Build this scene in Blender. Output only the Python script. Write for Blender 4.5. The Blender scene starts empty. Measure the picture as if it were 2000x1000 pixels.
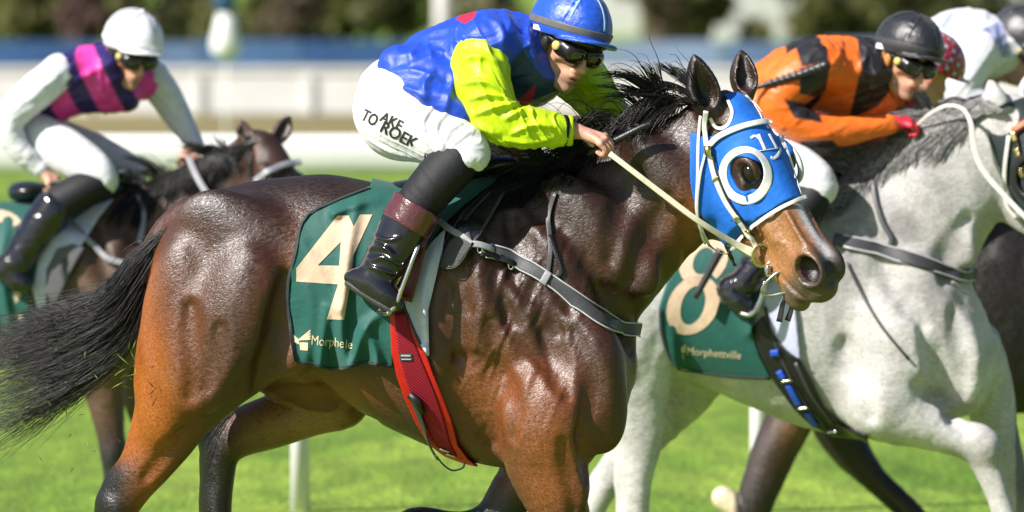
import bpy, math, random
import numpy as np
from mathutils import Vector, Matrix
rng = np.random.default_rng(7); random.seed(7)
sc = bpy.context.scene
COL = sc.collection

# ------------------------------------------------------------------ camera, sky, sun, exposure
CAM_H, CAM_D, FPX = 2.31, 22.0, 13750.0
cam_d = bpy.data.cameras.new('camera'); cam = bpy.data.objects.new('camera', cam_d); COL.objects.link(cam)
cam.location = (0, -CAM_D, CAM_H); cam.rotation_euler = (math.radians(90), 0, 0)
cam_d.sensor_width = 36; cam_d.lens = 247.5; cam_d.shift_y = -0.30
cam_d.clip_start = 1; cam_d.clip_end = 3000
cam_d.dof.use_dof = True; cam_d.dof.focus_distance = 21.75; cam_d.dof.aperture_fstop = 3.4
sc.camera = cam
SUN = Vector((-0.69, -0.33, 0.645)).normalized()
w = bpy.data.worlds.new('World'); sc.world = w; w.use_nodes = True
nt = w.node_tree; bg = nt.nodes['Background']
sky = nt.nodes.new('ShaderNodeTexSky'); sky.sky_type = 'NISHITA'; sky.sun_disc = False
sky.sun_elevation = math.asin(SUN.z); sky.sun_rotation = math.atan2(SUN.x, SUN.y)
nt.links.new(sky.outputs[0], bg.inputs[0]); bg.inputs[1].default_value = 0.065
sd = bpy.data.lights.new('sun', 'SUN'); sd.energy = 5.0; sd.angle = math.radians(0.55); sd.color = (1, 0.955, 0.90)
sun = bpy.data.objects.new('sun', sd); COL.objects.link(sun); sun.location = (-20, -10, 30)
sun.rotation_euler = SUN.to_track_quat('Z', 'Y').to_euler()
sc.view_settings.view_transform = 'Standard'; sc.view_settings.look = 'None'
sc.view_settings.exposure = 0.66; sc.view_settings.gamma = 1; sc.view_settings.use_curve_mapping = False
sc.cycles.use_denoising = True
sc.cycles.max_bounces = 6

# ------------------------------------------------------------------ small maths
A = lambda *v: np.array(v, dtype=np.float64)
def nrm(v):
    v = np.asarray(v, float); return v / np.linalg.norm(v)
def spline(P, n):
    """Catmull-Rom through rows of P, n samples per span"""
    P = np.asarray(P, float)
    if len(P) == 2:
        t = np.linspace(0, 1, n + 1)[:, None]; return P[0] * (1 - t) + P[1] * t
    Q = np.vstack([2 * P[0] - P[1], P, 2 * P[-1] - P[-2]]); out = []
    for i in range(1, len(Q) - 2):
        t = np.linspace(0, 1, n, endpoint=False)[:, None]
        p0, p1, p2, p3 = Q[i - 1], Q[i], Q[i + 1], Q[i + 2]
        out.append(0.5 * (2 * p1 + (p2 - p0) * t + (2 * p0 - 5 * p1 + 4 * p2 - p3) * t**2 + (3 * p1 - p0 - 3 * p2 + p3) * t**3))
    out.append(P[-1:]); return np.vstack(out)
def smoothtab(u, v, n=240):
    u = np.asarray(u, float); v = np.asarray(v, float)
    m = np.gradient(v, u); x = np.linspace(u[0], u[-1], n); i = np.clip(np.searchsorted(u, x) - 1, 0, len(u) - 2)
    hh = u[i + 1] - u[i]; t = (x - u[i]) / hh
    y = (2*t**3 - 3*t**2 + 1)*v[i] + (t**3 - 2*t**2 + t)*hh*m[i] + (-2*t**3 + 3*t**2)*v[i+1] + (t**3 - t**2)*hh*m[i+1]
    return x, y
def _h(ix, iy, iz):
    n = (ix * 374761393 + iy * 668265263 + iz * 1274126177) & 0x7fffffff
    n = ((n ^ (n >> 13)) * 1103515245) & 0x7fffffff
    n = ((n ^ (n >> 16)) * 12345677) & 0x7fffffff
    return (n & 0xffff) / 65535.0
def vnoise(p):
    p = np.asarray(p, float); i = np.floor(p).astype(np.int64); f = p - i; f = f * f * (3 - 2 * f); r = 0
    for dx in (0, 1):
        for dy in (0, 1):
            for dz in (0, 1):
                wgt = (f[:, 0] if dx else 1 - f[:, 0]) * (f[:, 1] if dy else 1 - f[:, 1]) * (f[:, 2] if dz else 1 - f[:, 2])
                r = r + wgt * _h(i[:, 0] + dx, i[:, 1] + dy, i[:, 2] + dz)
    return r * 2 - 1
def fbm(p, o=3):
    r = 0; a = 1.0
    for k in range(o):
        r = r + a * vnoise(np.asarray(p) * 2**k + 17.3 * k); a *= .5
    return r
def polysd(poly, X, Z):
    """signed distance to a polygon in the XZ plane (negative inside)"""
    P = np.asarray(poly, float); d = np.full(np.broadcast(X, Z).shape, 1e9); s = np.ones(d.shape)
    for i in range(len(P)):
        a = P[i]; b = P[i - 1]; e = b - a; wx = X - a[0]; wz = Z - a[1]
        t = np.clip((wx * e[0] + wz * e[1]) / (e @ e + 1e-9), 0, 1)
        d = np.minimum(d, (wx - e[0] * t)**2 + (wz - e[1] * t)**2)
        c1 = Z >= a[1]; c2 = Z < b[1]; c3 = e[0] * wz > e[1] * wx
        flip = (c1 & c2 & c3) | (~c1 & ~c2 & ~c3)
        s = np.where(flip, -s, s)
    return s * np.sqrt(d)
def smin(a, b, k):
    if k <= 0: return np.minimum(a, b)
    h = np.clip(.5 + .5 * (b - a) / k, 0, 1)
    return b + (a - b) * h - k * h * (1 - h)
def sstep(a, b, x):
    t = np.clip((x - a) / (b - a), 0, 1); return t * t * (3 - 2 * t)

class Frame:
    """local axes: forward f, up u, lateral r (r points to the camera side)"""
    def __init__(s, c, f, u, scale=1.0):
        s.c = A(*c); s.f = nrm(f); u = A(*u); s.u = nrm(u - (u @ s.f) * s.f); r = np.cross(s.f, s.u)
        s.r = r if r[1] < 0 else -r; s.s = scale; s.R = np.stack([s.f, s.u, s.r])
    def g(s, a, b, c): return s.c + s.s * (a * s.f + b * s.u + c * s.r)
    def loc(s, X, Y, Z):
        x, y, z = X - s.c[0], Y - s.c[1], Z - s.c[2]; R = s.R / s.s
        return (R[0, 0]*x + R[0, 1]*y + R[0, 2]*z, R[1, 0]*x + R[1, 1]*y + R[1, 2]*z, R[2, 0]*x + R[2, 1]*y + R[2, 2]*z)

# ------------------------------------------------------------------ implicit primitives: (function, lo, hi)
def cone(a, b, ra, rb, sy=1.0):
    a = A(*a); b = A(*b); rm = max(ra, rb); e = A(rm, rm * max(sy, 1), rm)
    ba = (b - a) * A(1, 1 / sy, 1); l2 = ba @ ba + 1e-9
    def f(X, Y, Z):
        x, y, z = X - a[0], (Y - a[1]) / sy, Z - a[2]
        h = np.clip((x * ba[0] + y * ba[1] + z * ba[2]) / l2, 0, 1)
        return np.sqrt((x - h*ba[0])**2 + (y - h*ba[1])**2 + (z - h*ba[2])**2) - (ra + (rb - ra) * h)
    return f, np.minimum(a, b) - e, np.maximum(a, b) + e
def tube(P, n=4, sy=1.0):
    Q = spline(P, n); cs = [cone(Q[i, :3], Q[i+1, :3], Q[i, 3], Q[i+1, 3], sy) for i in range(len(Q) - 1)]
    def f(X, Y, Z):
        d = None
        for c in cs:
            e = c[0](X, Y, Z); d = e if d is None else np.minimum(d, e)
        return d
    return f, np.min([c[1] for c in cs], 0), np.max([c[2] for c in cs], 0)
def ell(c, r, R=None):
    c = A(*c); r = A(*r); m = r if R is None else np.full(3, r.max())
    def f(X, Y, Z):
        x, y, z = X - c[0], Y - c[1], Z - c[2]
        if R is not None:
            x, y, z = R[0,0]*x + R[0,1]*y + R[0,2]*z, R[1,0]*x + R[1,1]*y + R[1,2]*z, R[2,0]*x + R[2,1]*y + R[2,2]*z
        k0 = np.sqrt((x/r[0])**2 + (y/r[1])**2 + (z/r[2])**2); k1 = np.sqrt((x/r[0]**2)**2 + (y/r[1]**2)**2 + (z/r[2]**2)**2)
        return k0 * (k0 - 1) / np.maximum(k1, 1e-6)
    return f, c - m, c + m
def fell(F, c, r): return ell(F.g(*c), A(*r) * F.s, F.R)
def fcone(F, a, b, ra, rb): return cone(F.g(*a), F.g(*b), ra * F.s, rb * F.s)
def rotXZ(deg):
    t = math.radians(deg); return np.array([[math.cos(t), 0, math.sin(t)], [0, 1, 0], [-math.sin(t), 0, math.cos(t)]])
def loft(axis, tab, n=2.0, frame=None):
    """tab rows: u, v0, v1, halfwidth, wcentre; axis 'x','z' or a Frame (u=f, v=u, w=r)"""
    T = np.asarray(tab, float); T = np.hstack([T, np.zeros((len(T), 5 - T.shape[1]))]) if T.shape[1] < 5 else T
    us, v0 = smoothtab(T[:, 0], T[:, 1]); v1 = smoothtab(T[:, 0], T[:, 2])[1]; hw = smoothtab(T[:, 0], T[:, 3])[1]; wc = smoothtab(T[:, 0], T[:, 4])[1]
    hw = np.maximum(hw, 2); hv = np.maximum(np.abs(v1 - v0) / 2, 2); vc = (v0 + v1) / 2
    def f(X, Y, Z):
        if frame is not None: u, v, q = frame.loc(X, Y, Z)
        elif axis == 'x': u, v, q = X, Z, Y
        else: u, v, q = Z, X, Y
        uc = np.clip(u, us[0], us[-1])
        ry = np.interp(uc, us, hw); rv = np.interp(uc, us, hv); a = (v - np.interp(uc, us, vc)) / rv; b = (q - np.interp(uc, us, wc)) / ry
        if n == 2.0: k0 = np.sqrt(a*a + b*b)
        else: k0 = (np.abs(a)**n + np.abs(b)**n)**(1 / n)
        k1 = np.sqrt((a / rv)**2 + (b / ry)**2); d = np.where(k0 > 1e-4, k0 * (k0 - 1) / np.maximum(k1, 1e-6), -np.minimum(rv, ry))
        du = u - uc
        return np.where(du == 0, d, np.sqrt(np.maximum(d, 0)**2 + du*du) + np.minimum(d, 0) * 0)
    if frame is not None:
        m = max(np.abs(np.r_[v0, v1]).max(), hw.max()) * frame.s
        p, q = frame.g(us[0], 0, 0), frame.g(us[-1], 0, 0); lo, hi = np.minimum(p, q) - m, np.maximum(p, q) + m
        g = f; s_ = frame.s; f = lambda X, Y, Z: g(X, Y, Z) * s_
    else:
        vl, vh = min(v0.min(), v1.min()), max(v0.max(), v1.max()); wl, wh = (wc - hw).min(), (wc + hw).max()
        lo, hi = (A(us[0], wl, vl), A(us[-1], wh, vh)) if axis == 'x' else (A(vl, wl, us[0]), A(vh, wh, us[-1]))
    return f, lo, hi

class Field:
    def __init__(s, lo, hi, h):
        s.lo = A(*lo); s.h = float(h); s.n = np.ceil((A(*hi) - s.lo) / h).astype(int) + 1
        s.ax = [(s.lo[i] + h * np.arange(s.n[i])).astype(np.float32) for i in range(3)]
        s.D = np.full(s.n, 60.0, np.float32)
    def sub(s, lo, hi):
        i0 = np.clip(np.floor((lo - s.lo) / s.h).astype(int), 0, s.n); i1 = np.clip(np.ceil((hi - s.lo) / s.h).astype(int) + 1, 0, s.n)
        if np.any(i1 <= i0): return None
        sl = tuple(slice(a, b) for a, b in zip(i0, i1))
        return sl, s.ax[0][sl[0]][:, None, None], s.ax[1][sl[1]][None, :, None], s.ax[2][sl[2]][None, None, :]
    def add(s, pr, k=0):
        m = k + 5 * s.h; q = s.sub(pr[1] - m, pr[2] + m)
        if q is None: return s
        sl, X, Y, Z = q; s.D[sl] = smin(s.D[sl], pr[0](X, Y, Z).astype(np.float32), k); return s
    def cut(s, pr, k=0):
        m = k + 5 * s.h; q = s.sub(pr[1] - m, pr[2] + m)
        if q is None: return s
        sl, X, Y, Z = q; s.D[sl] = -smin(-s.D[sl], pr[0](X, Y, Z).astype(np.float32), k); return s
    def clip(s, fn, k=0):
        """intersect with fn(X,Y,Z) < 0"""
        X, Y, Z = s.ax[0][:, None, None], s.ax[1][None, :, None], s.ax[2][None, None, :]
        d = np.broadcast_to(fn(X, Y, Z), s.D.shape).astype(np.float32); s.D = -smin(-s.D, -d, k).astype(np.float32); return s
    def crop(s, lo, hi):
        q = s.sub(A(*lo), A(*hi)); F = object.__new__(Field); sl = q[0]; F.h = s.h
        F.D = s.D[sl].copy(); F.n = np.array(F.D.shape); F.ax = [s.ax[i][sl[i]] for i in range(3)]; F.lo = A(*[a[0] for a in F.ax]); return F
    def refine(s):
        """the same field on a grid of half the step"""
        def up(D, ax):
            D = np.moveaxis(D, ax, 0); m = np.empty((2 * len(D) - 1,) + D.shape[1:], np.float32); m[::2] = D; m[1::2] = .5 * (D[:-1] + D[1:])
            if len(D) > 3: m[3:-3:2] = (-D[:-3] + 9 * D[1:-2] + 9 * D[2:-1] - D[3:]) / 16
            return np.moveaxis(m, 0, ax)
        F = object.__new__(Field); F.D = up(up(up(s.D, 0), 1), 2); F.h = s.h / 2; F.lo = s.lo; F.n = np.array(F.D.shape)
        F.ax = [(F.lo[i] + F.h * np.arange(F.n[i])).astype(np.float32) for i in range(3)]; return F
    def samp(s, P):
        q = (P - s.lo) / s.h; q = np.clip(q, 0, s.n - 1.001); i = q.astype(int); f = q - i; r = 0
        for dx in (0, 1):
            for dy in (0, 1):
                for dz in (0, 1):
                    wgt = (f[:, 0] if dx else 1 - f[:, 0]) * (f[:, 1] if dy else 1 - f[:, 1]) * (f[:, 2] if dz else 1 - f[:, 2])
                    r = r + wgt * s.D[i[:, 0] + dx, i[:, 1] + dy, i[:, 2] + dz]
        return r
    def grad(s, P):
        e = s.h * .75; g = np.stack([s.samp(P + A(*(e if j == i else 0 for j in range(3)))) - s.samp(P - A(*(e if j == i else 0 for j in range(3)))) for i in range(3)], 1)
        return g / np.maximum(np.linalg.norm(g, axis=1, keepdims=True), 1e-6)
    def nearY(s):
        """Y of the first surface met from the camera side, per (X, Z) column"""
        if getattr(s, '_ny', None) is None:
            S = s.D < 0; has = S.any(1); j = S.argmax(1); ii, kk = np.meshgrid(range(s.n[0]), range(s.n[2]), indexing='ij')
            j0 = np.maximum(j - 1, 0); a = s.D[ii, j0, kk]; b = s.D[ii, j, kk]
            t = np.where(j > 0, a / np.where(a - b == 0, 1, a - b), 0)
            Y = s.lo[1] + s.h * (j0 + t); Y[~has] = np.nan
            # carry the rim value a little outwards so that paths on the outline stay defined
            for _ in range(14):
                m = np.isnan(Y)
                if not m.any(): break
                acc = np.zeros_like(Y); cnt = np.zeros_like(Y)
                for dx, dz in ((1, 0), (-1, 0), (0, 1), (0, -1)):
                    q = np.roll(Y, (dx, dz), (0, 1)); ok = ~np.isnan(q); acc[ok] += q[ok]; cnt[ok] += 1
                Y = np.where(m & (cnt > 0), acc / np.maximum(cnt, 1), Y)
            s._ny = np.nan_to_num(Y, nan=0.0)
        return s._ny
    def surf(s, X, Z):
        Y = s.nearY(); X = np.atleast_1d(np.asarray(X, float)); Z = np.atleast_1d(np.asarray(Z, float))
        q = np.clip((X - s.lo[0]) / s.h, 0, s.n[0] - 1.001); r = np.clip((Z - s.lo[2]) / s.h, 0, s.n[2] - 1.001)
        i = q.astype(int); k = r.astype(int); a = q - i; b = r - k
        return (Y[i, k]*(1-a)*(1-b) + Y[i+1, k]*a*(1-b) + Y[i, k+1]*(1-a)*b + Y[i+1, k+1]*a*b)
    def on(s, X, Z, off=0.0):
        """points on the camera-side surface, lifted by off along the normal; also the normals"""
        Y = s.surf(X, Z); P = np.stack([np.atleast_1d(X) + 0 * Y, Y, np.atleast_1d(Z) + 0 * Y], 1); n = s.grad(P); return P + n * off, n
    def swell(s, X, Z, rx, rz, ry, deg=0, sink=.35, k=20):
        y = float(s.surf(X, Z)[0]); s._ny = None
        return s.add(ell((X, y + ry * (1 - sink), Z), (rx, ry, rz), rotXZ(deg)), k)
    def groove(s, P, r, depth, k=14):
        Q = spline(P, 5); y = s.surf(Q[:, 0], Q[:, 1]); s._ny = None
        rr = r * np.sin(np.linspace(.25, math.pi - .25, len(Q))) 
        return s.cut(tube(np.stack([Q[:, 0], y - rr + depth, Q[:, 1], rr], 1), 1), k)
    def mesh(s, proj=2, relax=1):
        D = s.D; S = D < 0; n = D.shape
        cnt = np.zeros((n[0]-1, n[1]-1, n[2]-1), np.uint8)
        for a in (0, 1):
            for b in (0, 1):
                for c in (0, 1): cnt += S[a:n[0]-1+a, b:n[1]-1+b, c:n[2]-1+c]
        act = (cnt > 0) & (cnt < 8); I, J, K = np.nonzero(act)
        vid = np.full(act.shape, -1, np.int32); vid[act] = np.arange(len(I))
        cv = {(a, b, c): D[I+a, J+b, K+c].astype(float) for a in (0, 1) for b in (0, 1) for c in (0, 1)}
        acc = np.zeros((len(I), 3)); num = np.zeros(len(I))
        for p in cv:
            for ax in range(3):
                if p[ax] == 0:
                    q = list(p); q[ax] = 1; a = cv[p]; b = cv[tuple(q)]; m = (a < 0) != (b < 0)
                    t = np.where(m, a / np.where(a == b, 1, a - b), 0); pos = np.tile(np.array(p, float), (len(I), 1)); pos[:, ax] = t
                    acc[m] += pos[m]; num[m] += 1
        V = s.lo + s.h * (np.stack([I, J, K], 1) + acc / num[:, None]); quads = []
        for ax in range(3):
            o1, o2 = (ax + 1) % 3, (ax + 2) % 3
            sa = [slice(None)]*3; sb = [slice(None)]*3; sa[ax] = slice(0, -1); sb[ax] = slice(1, None)
            for o in (o1, o2): sa[o] = slice(1, -1); sb[o] = slice(1, -1)
            a = S[tuple(sa)]; b = S[tuple(sb)]; ch = a != b; E = np.argwhere(ch)
            if not len(E): continue
            ins = a[ch]; E[:, o1] += 1; E[:, o2] += 1
            def c(d1, d2):
                e = E.copy(); e[:, o1] -= d1; e[:, o2] -= d2; return vid[e[:, 0], e[:, 1], e[:, 2]]
            q = np.stack([c(1, 1), c(0, 1), c(0, 0), c(1, 0)], 1); q[~ins] = q[~ins][:, ::-1]; quads.append(q)
        Q = np.vstack(quads) if quads else np.zeros((0, 4), int)
        for _ in range(relax):
            E = np.vstack([Q[:, [0, 1]], Q[:, [1, 2]], Q[:, [2, 3]], Q[:, [3, 0]]]); s1 = np.zeros_like(V); c1 = np.zeros(len(V))
            for d in range(3): s1[:, d] = np.bincount(E[:, 0], V[E[:, 1], d], len(V)) + np.bincount(E[:, 1], V[E[:, 0], d], len(V))
            c1 = np.bincount(E[:, 0], None, len(V)) + np.bincount(E[:, 1], None, len(V)); V = V * .4 + .6 * s1 / np.maximum(c1, 1)[:, None]
        for _ in range(proj):
            d = s.samp(V); V = V - np.clip(d, -s.h, s.h)[:, None] * .8 * s.grad(V)
        return V, Q

# ------------------------------------------------------------------ creature space -> world, mesh objects
class Space:
    """local px frame of one horse and its rider: X right, Y away, Z down, at distance d; k turns the body towards the camera"""
    def __init__(s, d, k=0.0, xc=1000.0): s.d = d; s.k = k; s.xc = xc; s.s = d / FPX; s.zg = CAM_H / s.s - 100
    def w(s, P):
        P = np.asarray(P, float); q = P.reshape(-1, 3)
        return np.stack([(q[:, 0] - 1000) * s.s, s.d - CAM_D + s.s * (q[:, 1] + s.k * (q[:, 0] - s.xc)), CAM_H - (q[:, 2] + 100) * s.s], 1)
def make_mesh(name, V, Fc, col=None, smooth=True):
    me = bpy.data.meshes.new(name); V = np.asarray(V, np.float32)
    me.vertices.add(len(V)); me.vertices.foreach_set('co', V.ravel())
    if isinstance(Fc, np.ndarray): k = Fc.shape[1]; flat = Fc.ravel(); st = np.arange(len(Fc)) * k
    else: flat = np.array([i for f in Fc for i in f]); st = np.cumsum([0] + [len(f) for f in Fc])[:-1]
    me.loops.add(len(flat)); me.loops.foreach_set('vertex_index', flat.astype(np.int32)); me.polygons.add(len(st)); me.polygons.foreach_set('loop_start', st.astype(np.int32))
    me.update(calc_edges=True); me.polygons.foreach_set('use_smooth', np.full(len(st), smooth))
    if col is not None:
        c = np.ones((len(V), 4), np.float32); c[:, :3] = col; a = me.color_attributes.new('paint', 'FLOAT_COLOR', 'POINT'); a.data.foreach_set('color', c.ravel())
    me.validate(); return me
def empty(name, loc, label=None, cat=None, group=None):
    o = bpy.data.objects.new(name, None); COL.objects.link(o); o.location = loc; o.empty_display_size = .2
    return tag(o, label, cat, group)
def tag(o, label=None, cat=None, group=None, kind=None):
    if label: o['label'] = label
    if cat: o['category'] = cat
    if group: o['group'] = group
    if kind: o['kind'] = kind
    return o
def link(name, me, mat, parent=None, base=None):
    o = bpy.data.objects.new(name, me); COL.objects.link(o)
    if mat is not None: me.materials.append(mat)
    if base is not None: o.location = base
    if parent is not None: o.parent = parent
    return o
def abs_loc(o):
    v = Vector((0, 0, 0))
    while o is not None: v += o.location; o = o.parent
    return v
def put(name, S, V, Q, mat, parent=None, col=None, smooth=True):
    """px-space mesh -> object under parent (or alone, its origin at its lowest middle)"""
    Wd = S.w(V)
    if parent is not None: b = np.array(abs_loc(parent))
    else: b = np.array([Wd[:, 0].mean(), Wd[:, 1].mean(), Wd[:, 2].min()])
    Q = Q[:, ::-1] if isinstance(Q, np.ndarray) else [tuple(f)[::-1] for f in Q]
    return link(name, make_mesh(name, Wd - b, Q, col, smooth), mat, parent, None if parent is not None else Vector(b))

# ------------------------------------------------------------------ swept shapes in px space
def sweep(P, N, wid, thick, closed=False):
    """ribbon of width wid and thickness thick along P with surface normals N"""
    P = np.asarray(P, float); N = np.asarray(N, float); n = len(P)
    T = (np.roll(P, -1, 0) - np.roll(P, 1, 0)) if closed else np.gradient(P, axis=0)
    T /= np.maximum(np.linalg.norm(T, axis=1, keepdims=True), 1e-9); B = np.cross(T, N); B /= np.maximum(np.linalg.norm(B, axis=1, keepdims=True), 1e-9); M = np.cross(B, T)
    wd = np.broadcast_to(np.asarray(wid, float), (n,))[:, None] / 2; th = np.broadcast_to(np.asarray(thick, float), (n,))[:, None] / 2
    ring = [(-1, -.6), (-.94, .8), (-.7, 1), (.7, 1), (.94, .8), (1, -.6), (.86, -1), (-.86, -1)]
    V = np.stack([P + B * wd * a + M * th * b for a, b in ring], 1).reshape(-1, 3); m = len(ring); F = []
    for i in range(n if closed else n - 1):
        for j in range(m):
            a = i * m + j; b = i * m + (j + 1) % m; c = ((i + 1) % n) * m + (j + 1) % m; d = ((i + 1) % n) * m + j; F.append((a, b, c, d))
    if not closed: F += [tuple(range(m))[::-1], tuple(range((n - 1) * m, n * m))]
    return V, [f[::-1] for f in F]
def rod(P, r, m=8, closed=False):
    P = np.asarray(P, float); n = len(P); r = np.broadcast_to(np.asarray(r, float), (n,))
    T = (np.roll(P, -1, 0) - np.roll(P, 1, 0)) if closed else np.gradient(P, axis=0)
    T /= np.maximum(np.linalg.norm(T, axis=1, keepdims=True), 1e-9); ref = A(.13, 1, .21) if abs(T[:, 1]).max() < .9 else A(.9, .1, .4)
    B = np.cross(T, ref); B /= np.linalg.norm(B, axis=1, keepdims=True); M = np.cross(B, T); a = np.linspace(0, 2 * math.pi, m, endpoint=False)
    V = (P[:, None] + r[:, None, None] * (B[:, None] * np.cos(a)[None, :, None] + M[:, None] * np.sin(a)[None, :, None])).reshape(-1, 3); F = []
    for i in range(n if closed else n - 1):
        for j in range(m): F.append((i*m + j, i*m + (j+1) % m, ((i+1) % n)*m + (j+1) % m, ((i+1) % n)*m + j))
    if not closed: F += [tuple(range(m))[::-1], tuple(range((n-1)*m, n*m))]
    return V, F
def join(*parts):
    V = []; F = []; o = 0
    for v, f in parts:
        V.append(np.asarray(v)); F += [tuple(int(i) + o for i in q) for q in f]; o += len(v)
    return np.vstack(V), F
def strap(Fd, path, wid, thick=4, lift=1.0, n=6):
    """strap lying on the camera side of a field along an (X, Z) path"""
    Q = spline(path, n); P, N = Fd.on(Q[:, 0], Q[:, 1], lift + thick / 2); 
    for _ in range(6): N[1:-1] = nrm3(N[:-2] + N[1:-1] * 2 + N[2:]); y = (P[:-2, 1] + 2 * P[1:-1, 1] + P[2:, 1]) / 4; P[1:-1, 1] = np.minimum(y, P[1:-1, 1] + lift)
    return sweep(P, N, wid, thick)
def nrm3(N): return N / np.maximum(np.linalg.norm(N, axis=-1, keepdims=True), 1e-9)
def hair(St, rad, m=3):
    """St (N, M, 3) strand points -> tapering tubes in one mesh"""
    N, M, _ = St.shape; T = np.gradient(St, axis=1); T = nrm3(T); ref = nrm3(A(.2, 1, .1)); B = nrm3(np.cross(T, ref)); C = np.cross(B, T)
    r = np.broadcast_to(rad, (N, M))[:, :, None, None]; a = np.arange(m) * 2 * math.pi / m
    V = St[:, :, None] + r * (B[:, :, None] * np.cos(a)[None, None, :, None] + C[:, :, None] * np.sin(a)[None, None, :, None])
    base = (np.arange(N) * M * m)[:, None, None] + (np.arange(M - 1) * m)[None, :, None]; j = np.arange(m)[None, None, :]; j2 = (j + 1) % m
    Q = np.stack([base + j, base + j2, base + m + j2, base + m + j], -1).reshape(-1, 4); return V.reshape(-1, 3), Q
def text_mesh(s, bold=0.0):
    cu = bpy.data.curves.new('lettering', 'FONT'); cu.body = s; cu.size = 1; cu.offset = bold; cu.resolution_u = 4
    o = bpy.data.objects.new('lettering', cu); COL.objects.link(o); dg = bpy.context.evaluated_depsgraph_get(); dg.update()
    me = bpy.data.meshes.new_from_object(o.evaluated_get(dg)); V = np.array([v.co[:2] for v in me.vertices]); F = [tuple(p.vertices) for p in me.polygons]
    bpy.data.objects.remove(o); bpy.data.meshes.remove(me); return V, F
def print_on(Fd, V2, F2, lift=1.4, step=5.0, bend=None, VN=None):
    """flat print (px XZ points, polygons) cut fine and laid on the camera side of a field"""
    import bmesh
    bm = bmesh.new(); vs = [bm.verts.new((float(a), float(b), 0)) for a, b in V2]
    for f in F2:
        try: bm.faces.new([vs[i] for i in f])
        except ValueError: pass
    bmesh.ops.triangulate(bm, faces=bm.faces[:])
    for _ in range(6):
        es = [e for e in bm.edges if e.calc_length() > step]
        if not es: break
        bmesh.ops.subdivide_edges(bm, edges=es, cuts=1); bmesh.ops.triangulate(bm, faces=[f for f in bm.faces if len(f.verts) > 3])
    bm.verts.ensure_lookup_table(); P2 = np.array([v.co[:2] for v in bm.verts]); F = [tuple(v.index for v in f.verts) for f in bm.faces]; bm.free()
    P, N = Fd.on(P2[:, 0], P2[:, 1], lift)
    if VN is not None:   # follow a displaced mesh: the near vertices around each print point
        Vv, Nv = VN; m = Nv[:, 1] < -.1; m &= (Vv[:, 0] > P2[:, 0].min() - 12) & (Vv[:, 0] < P2[:, 0].max() + 12) & (Vv[:, 2] > P2[:, 1].min() - 12) & (Vv[:, 2] < P2[:, 1].max() + 12); Vv = Vv[m]
        for i, q in enumerate(P2):
            d2 = (Vv[:, 0] - q[0])**2 + (Vv[:, 2] - q[1])**2; j = np.argpartition(d2, 5)[:5]; wt = 1 / (d2[j] + .5); P[i] = (q[0], (Vv[j, 1] * wt).sum() / wt.sum() - lift, q[1])
    if bend is not None: P[:, 1] += bend(P[:, 0], P[:, 2])
    # every face turned towards the camera
    out = []
    for f in F:
        a, b, c = P2[f[0]], P2[f[1]], P2[f[2]]; ar = (b[0]-a[0])*(c[1]-a[1]) - (b[1]-a[1])*(c[0]-a[0]); out.append(f if ar > 0 else f[::-1])
    return P, out
# ------------------------------------------------------------------ materials
def srgb(r, g, b):
    f = lambda c: (c / 255 / 12.92) if c / 255 <= .04045 else ((c / 255 + .055) / 1.055)**2.4
    return (f(r), f(g), f(b))
class N:
    def __init__(s, name):
        s.m = bpy.data.materials.new(name); s.m.use_nodes = True; s.t = s.m.node_tree; s.b = s.t.nodes['Principled BSDF']
    def n(s, ty, **k):
        o = s.t.nodes.new(ty)
        for a, v in k.items():
            if a in o.inputs: o.inputs[a].default_value = v
            else: setattr(o, a, v)
        return o
    def l(s, a, b): s.t.links.new(a, b)
    def noise(s, scale, detail=3, stretch=(1, 1, 1), dist=0.0):
        tc = s.n('ShaderNodeTexCoord'); mp = s.n('ShaderNodeMapping'); mp.inputs['Scale'].default_value = stretch; s.l(tc.outputs['Object'], mp.inputs[0])
        t = s.n('ShaderNodeTexNoise'); t.inputs['Scale'].default_value = scale; t.inputs['Detail'].default_value = detail; t.inputs['Distortion'].default_value = dist
        s.l(mp.outputs[0], t.inputs['Vector']); return t.outputs['Fac']
    def bump(s, h, dist, strength=1.0, prev=None):
        b = s.n('ShaderNodeBump'); b.inputs['Distance'].default_value = dist; b.inputs['Strength'].default_value = strength; s.l(h, b.inputs['Height'])
        if prev is not None: s.l(prev, b.inputs['Normal'])
        return b.outputs[0]
    def rng(s, v, a, b, lo=.3, hi=.7):
        r = s.n('ShaderNodeMapRange'); s.l(v, r.inputs[0]); r.inputs[1].default_value = lo; r.inputs[2].default_value = hi; r.inputs[3].default_value = a; r.inputs[4].default_value = b; return r.outputs[0]
    def mul(s, c, v):
        m = s.n('ShaderNodeMix', data_type='RGBA', blend_type='MULTIPLY'); m.inputs[0].default_value = 1
        if isinstance(c, tuple): m.inputs[6].default_value = (*c, 1)
        else: s.l(c, m.inputs[6])
        s.l(v, m.inputs[7]); return m.outputs[2]
    def paint(s):
        a = s.n('ShaderNodeAttribute'); a.attribute_name = 'paint'; return a.outputs['Color']
def simple(name, col, rough=.5, metal=0.0, var=.12, vscale=40, bump=0.0, bscale=300, coat=0.0, spec=.5, sheen=0.0, stretch=(1, 1, 1), alpha=None):
    m = N(name); v = m.rng(m.noise(vscale, 4, stretch), 1 - var, 1 + var); m.l(m.mul(col if col else m.paint(), v), m.b.inputs['Base Color'])
    m.b.inputs['Roughness'].default_value = rough; m.b.inputs['Metallic'].default_value = metal; m.b.inputs['Coat Weight'].default_value = coat; m.b.inputs['Coat Roughness'].default_value = .1
    m.b.inputs['Specular IOR Level'].default_value = spec; m.b.inputs['Sheen Weight'].default_value = sheen
    if bump: m.l(m.bump(m.noise(bscale, 3, stretch), bump), m.b.inputs['Normal'])
    return m.m
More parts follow.
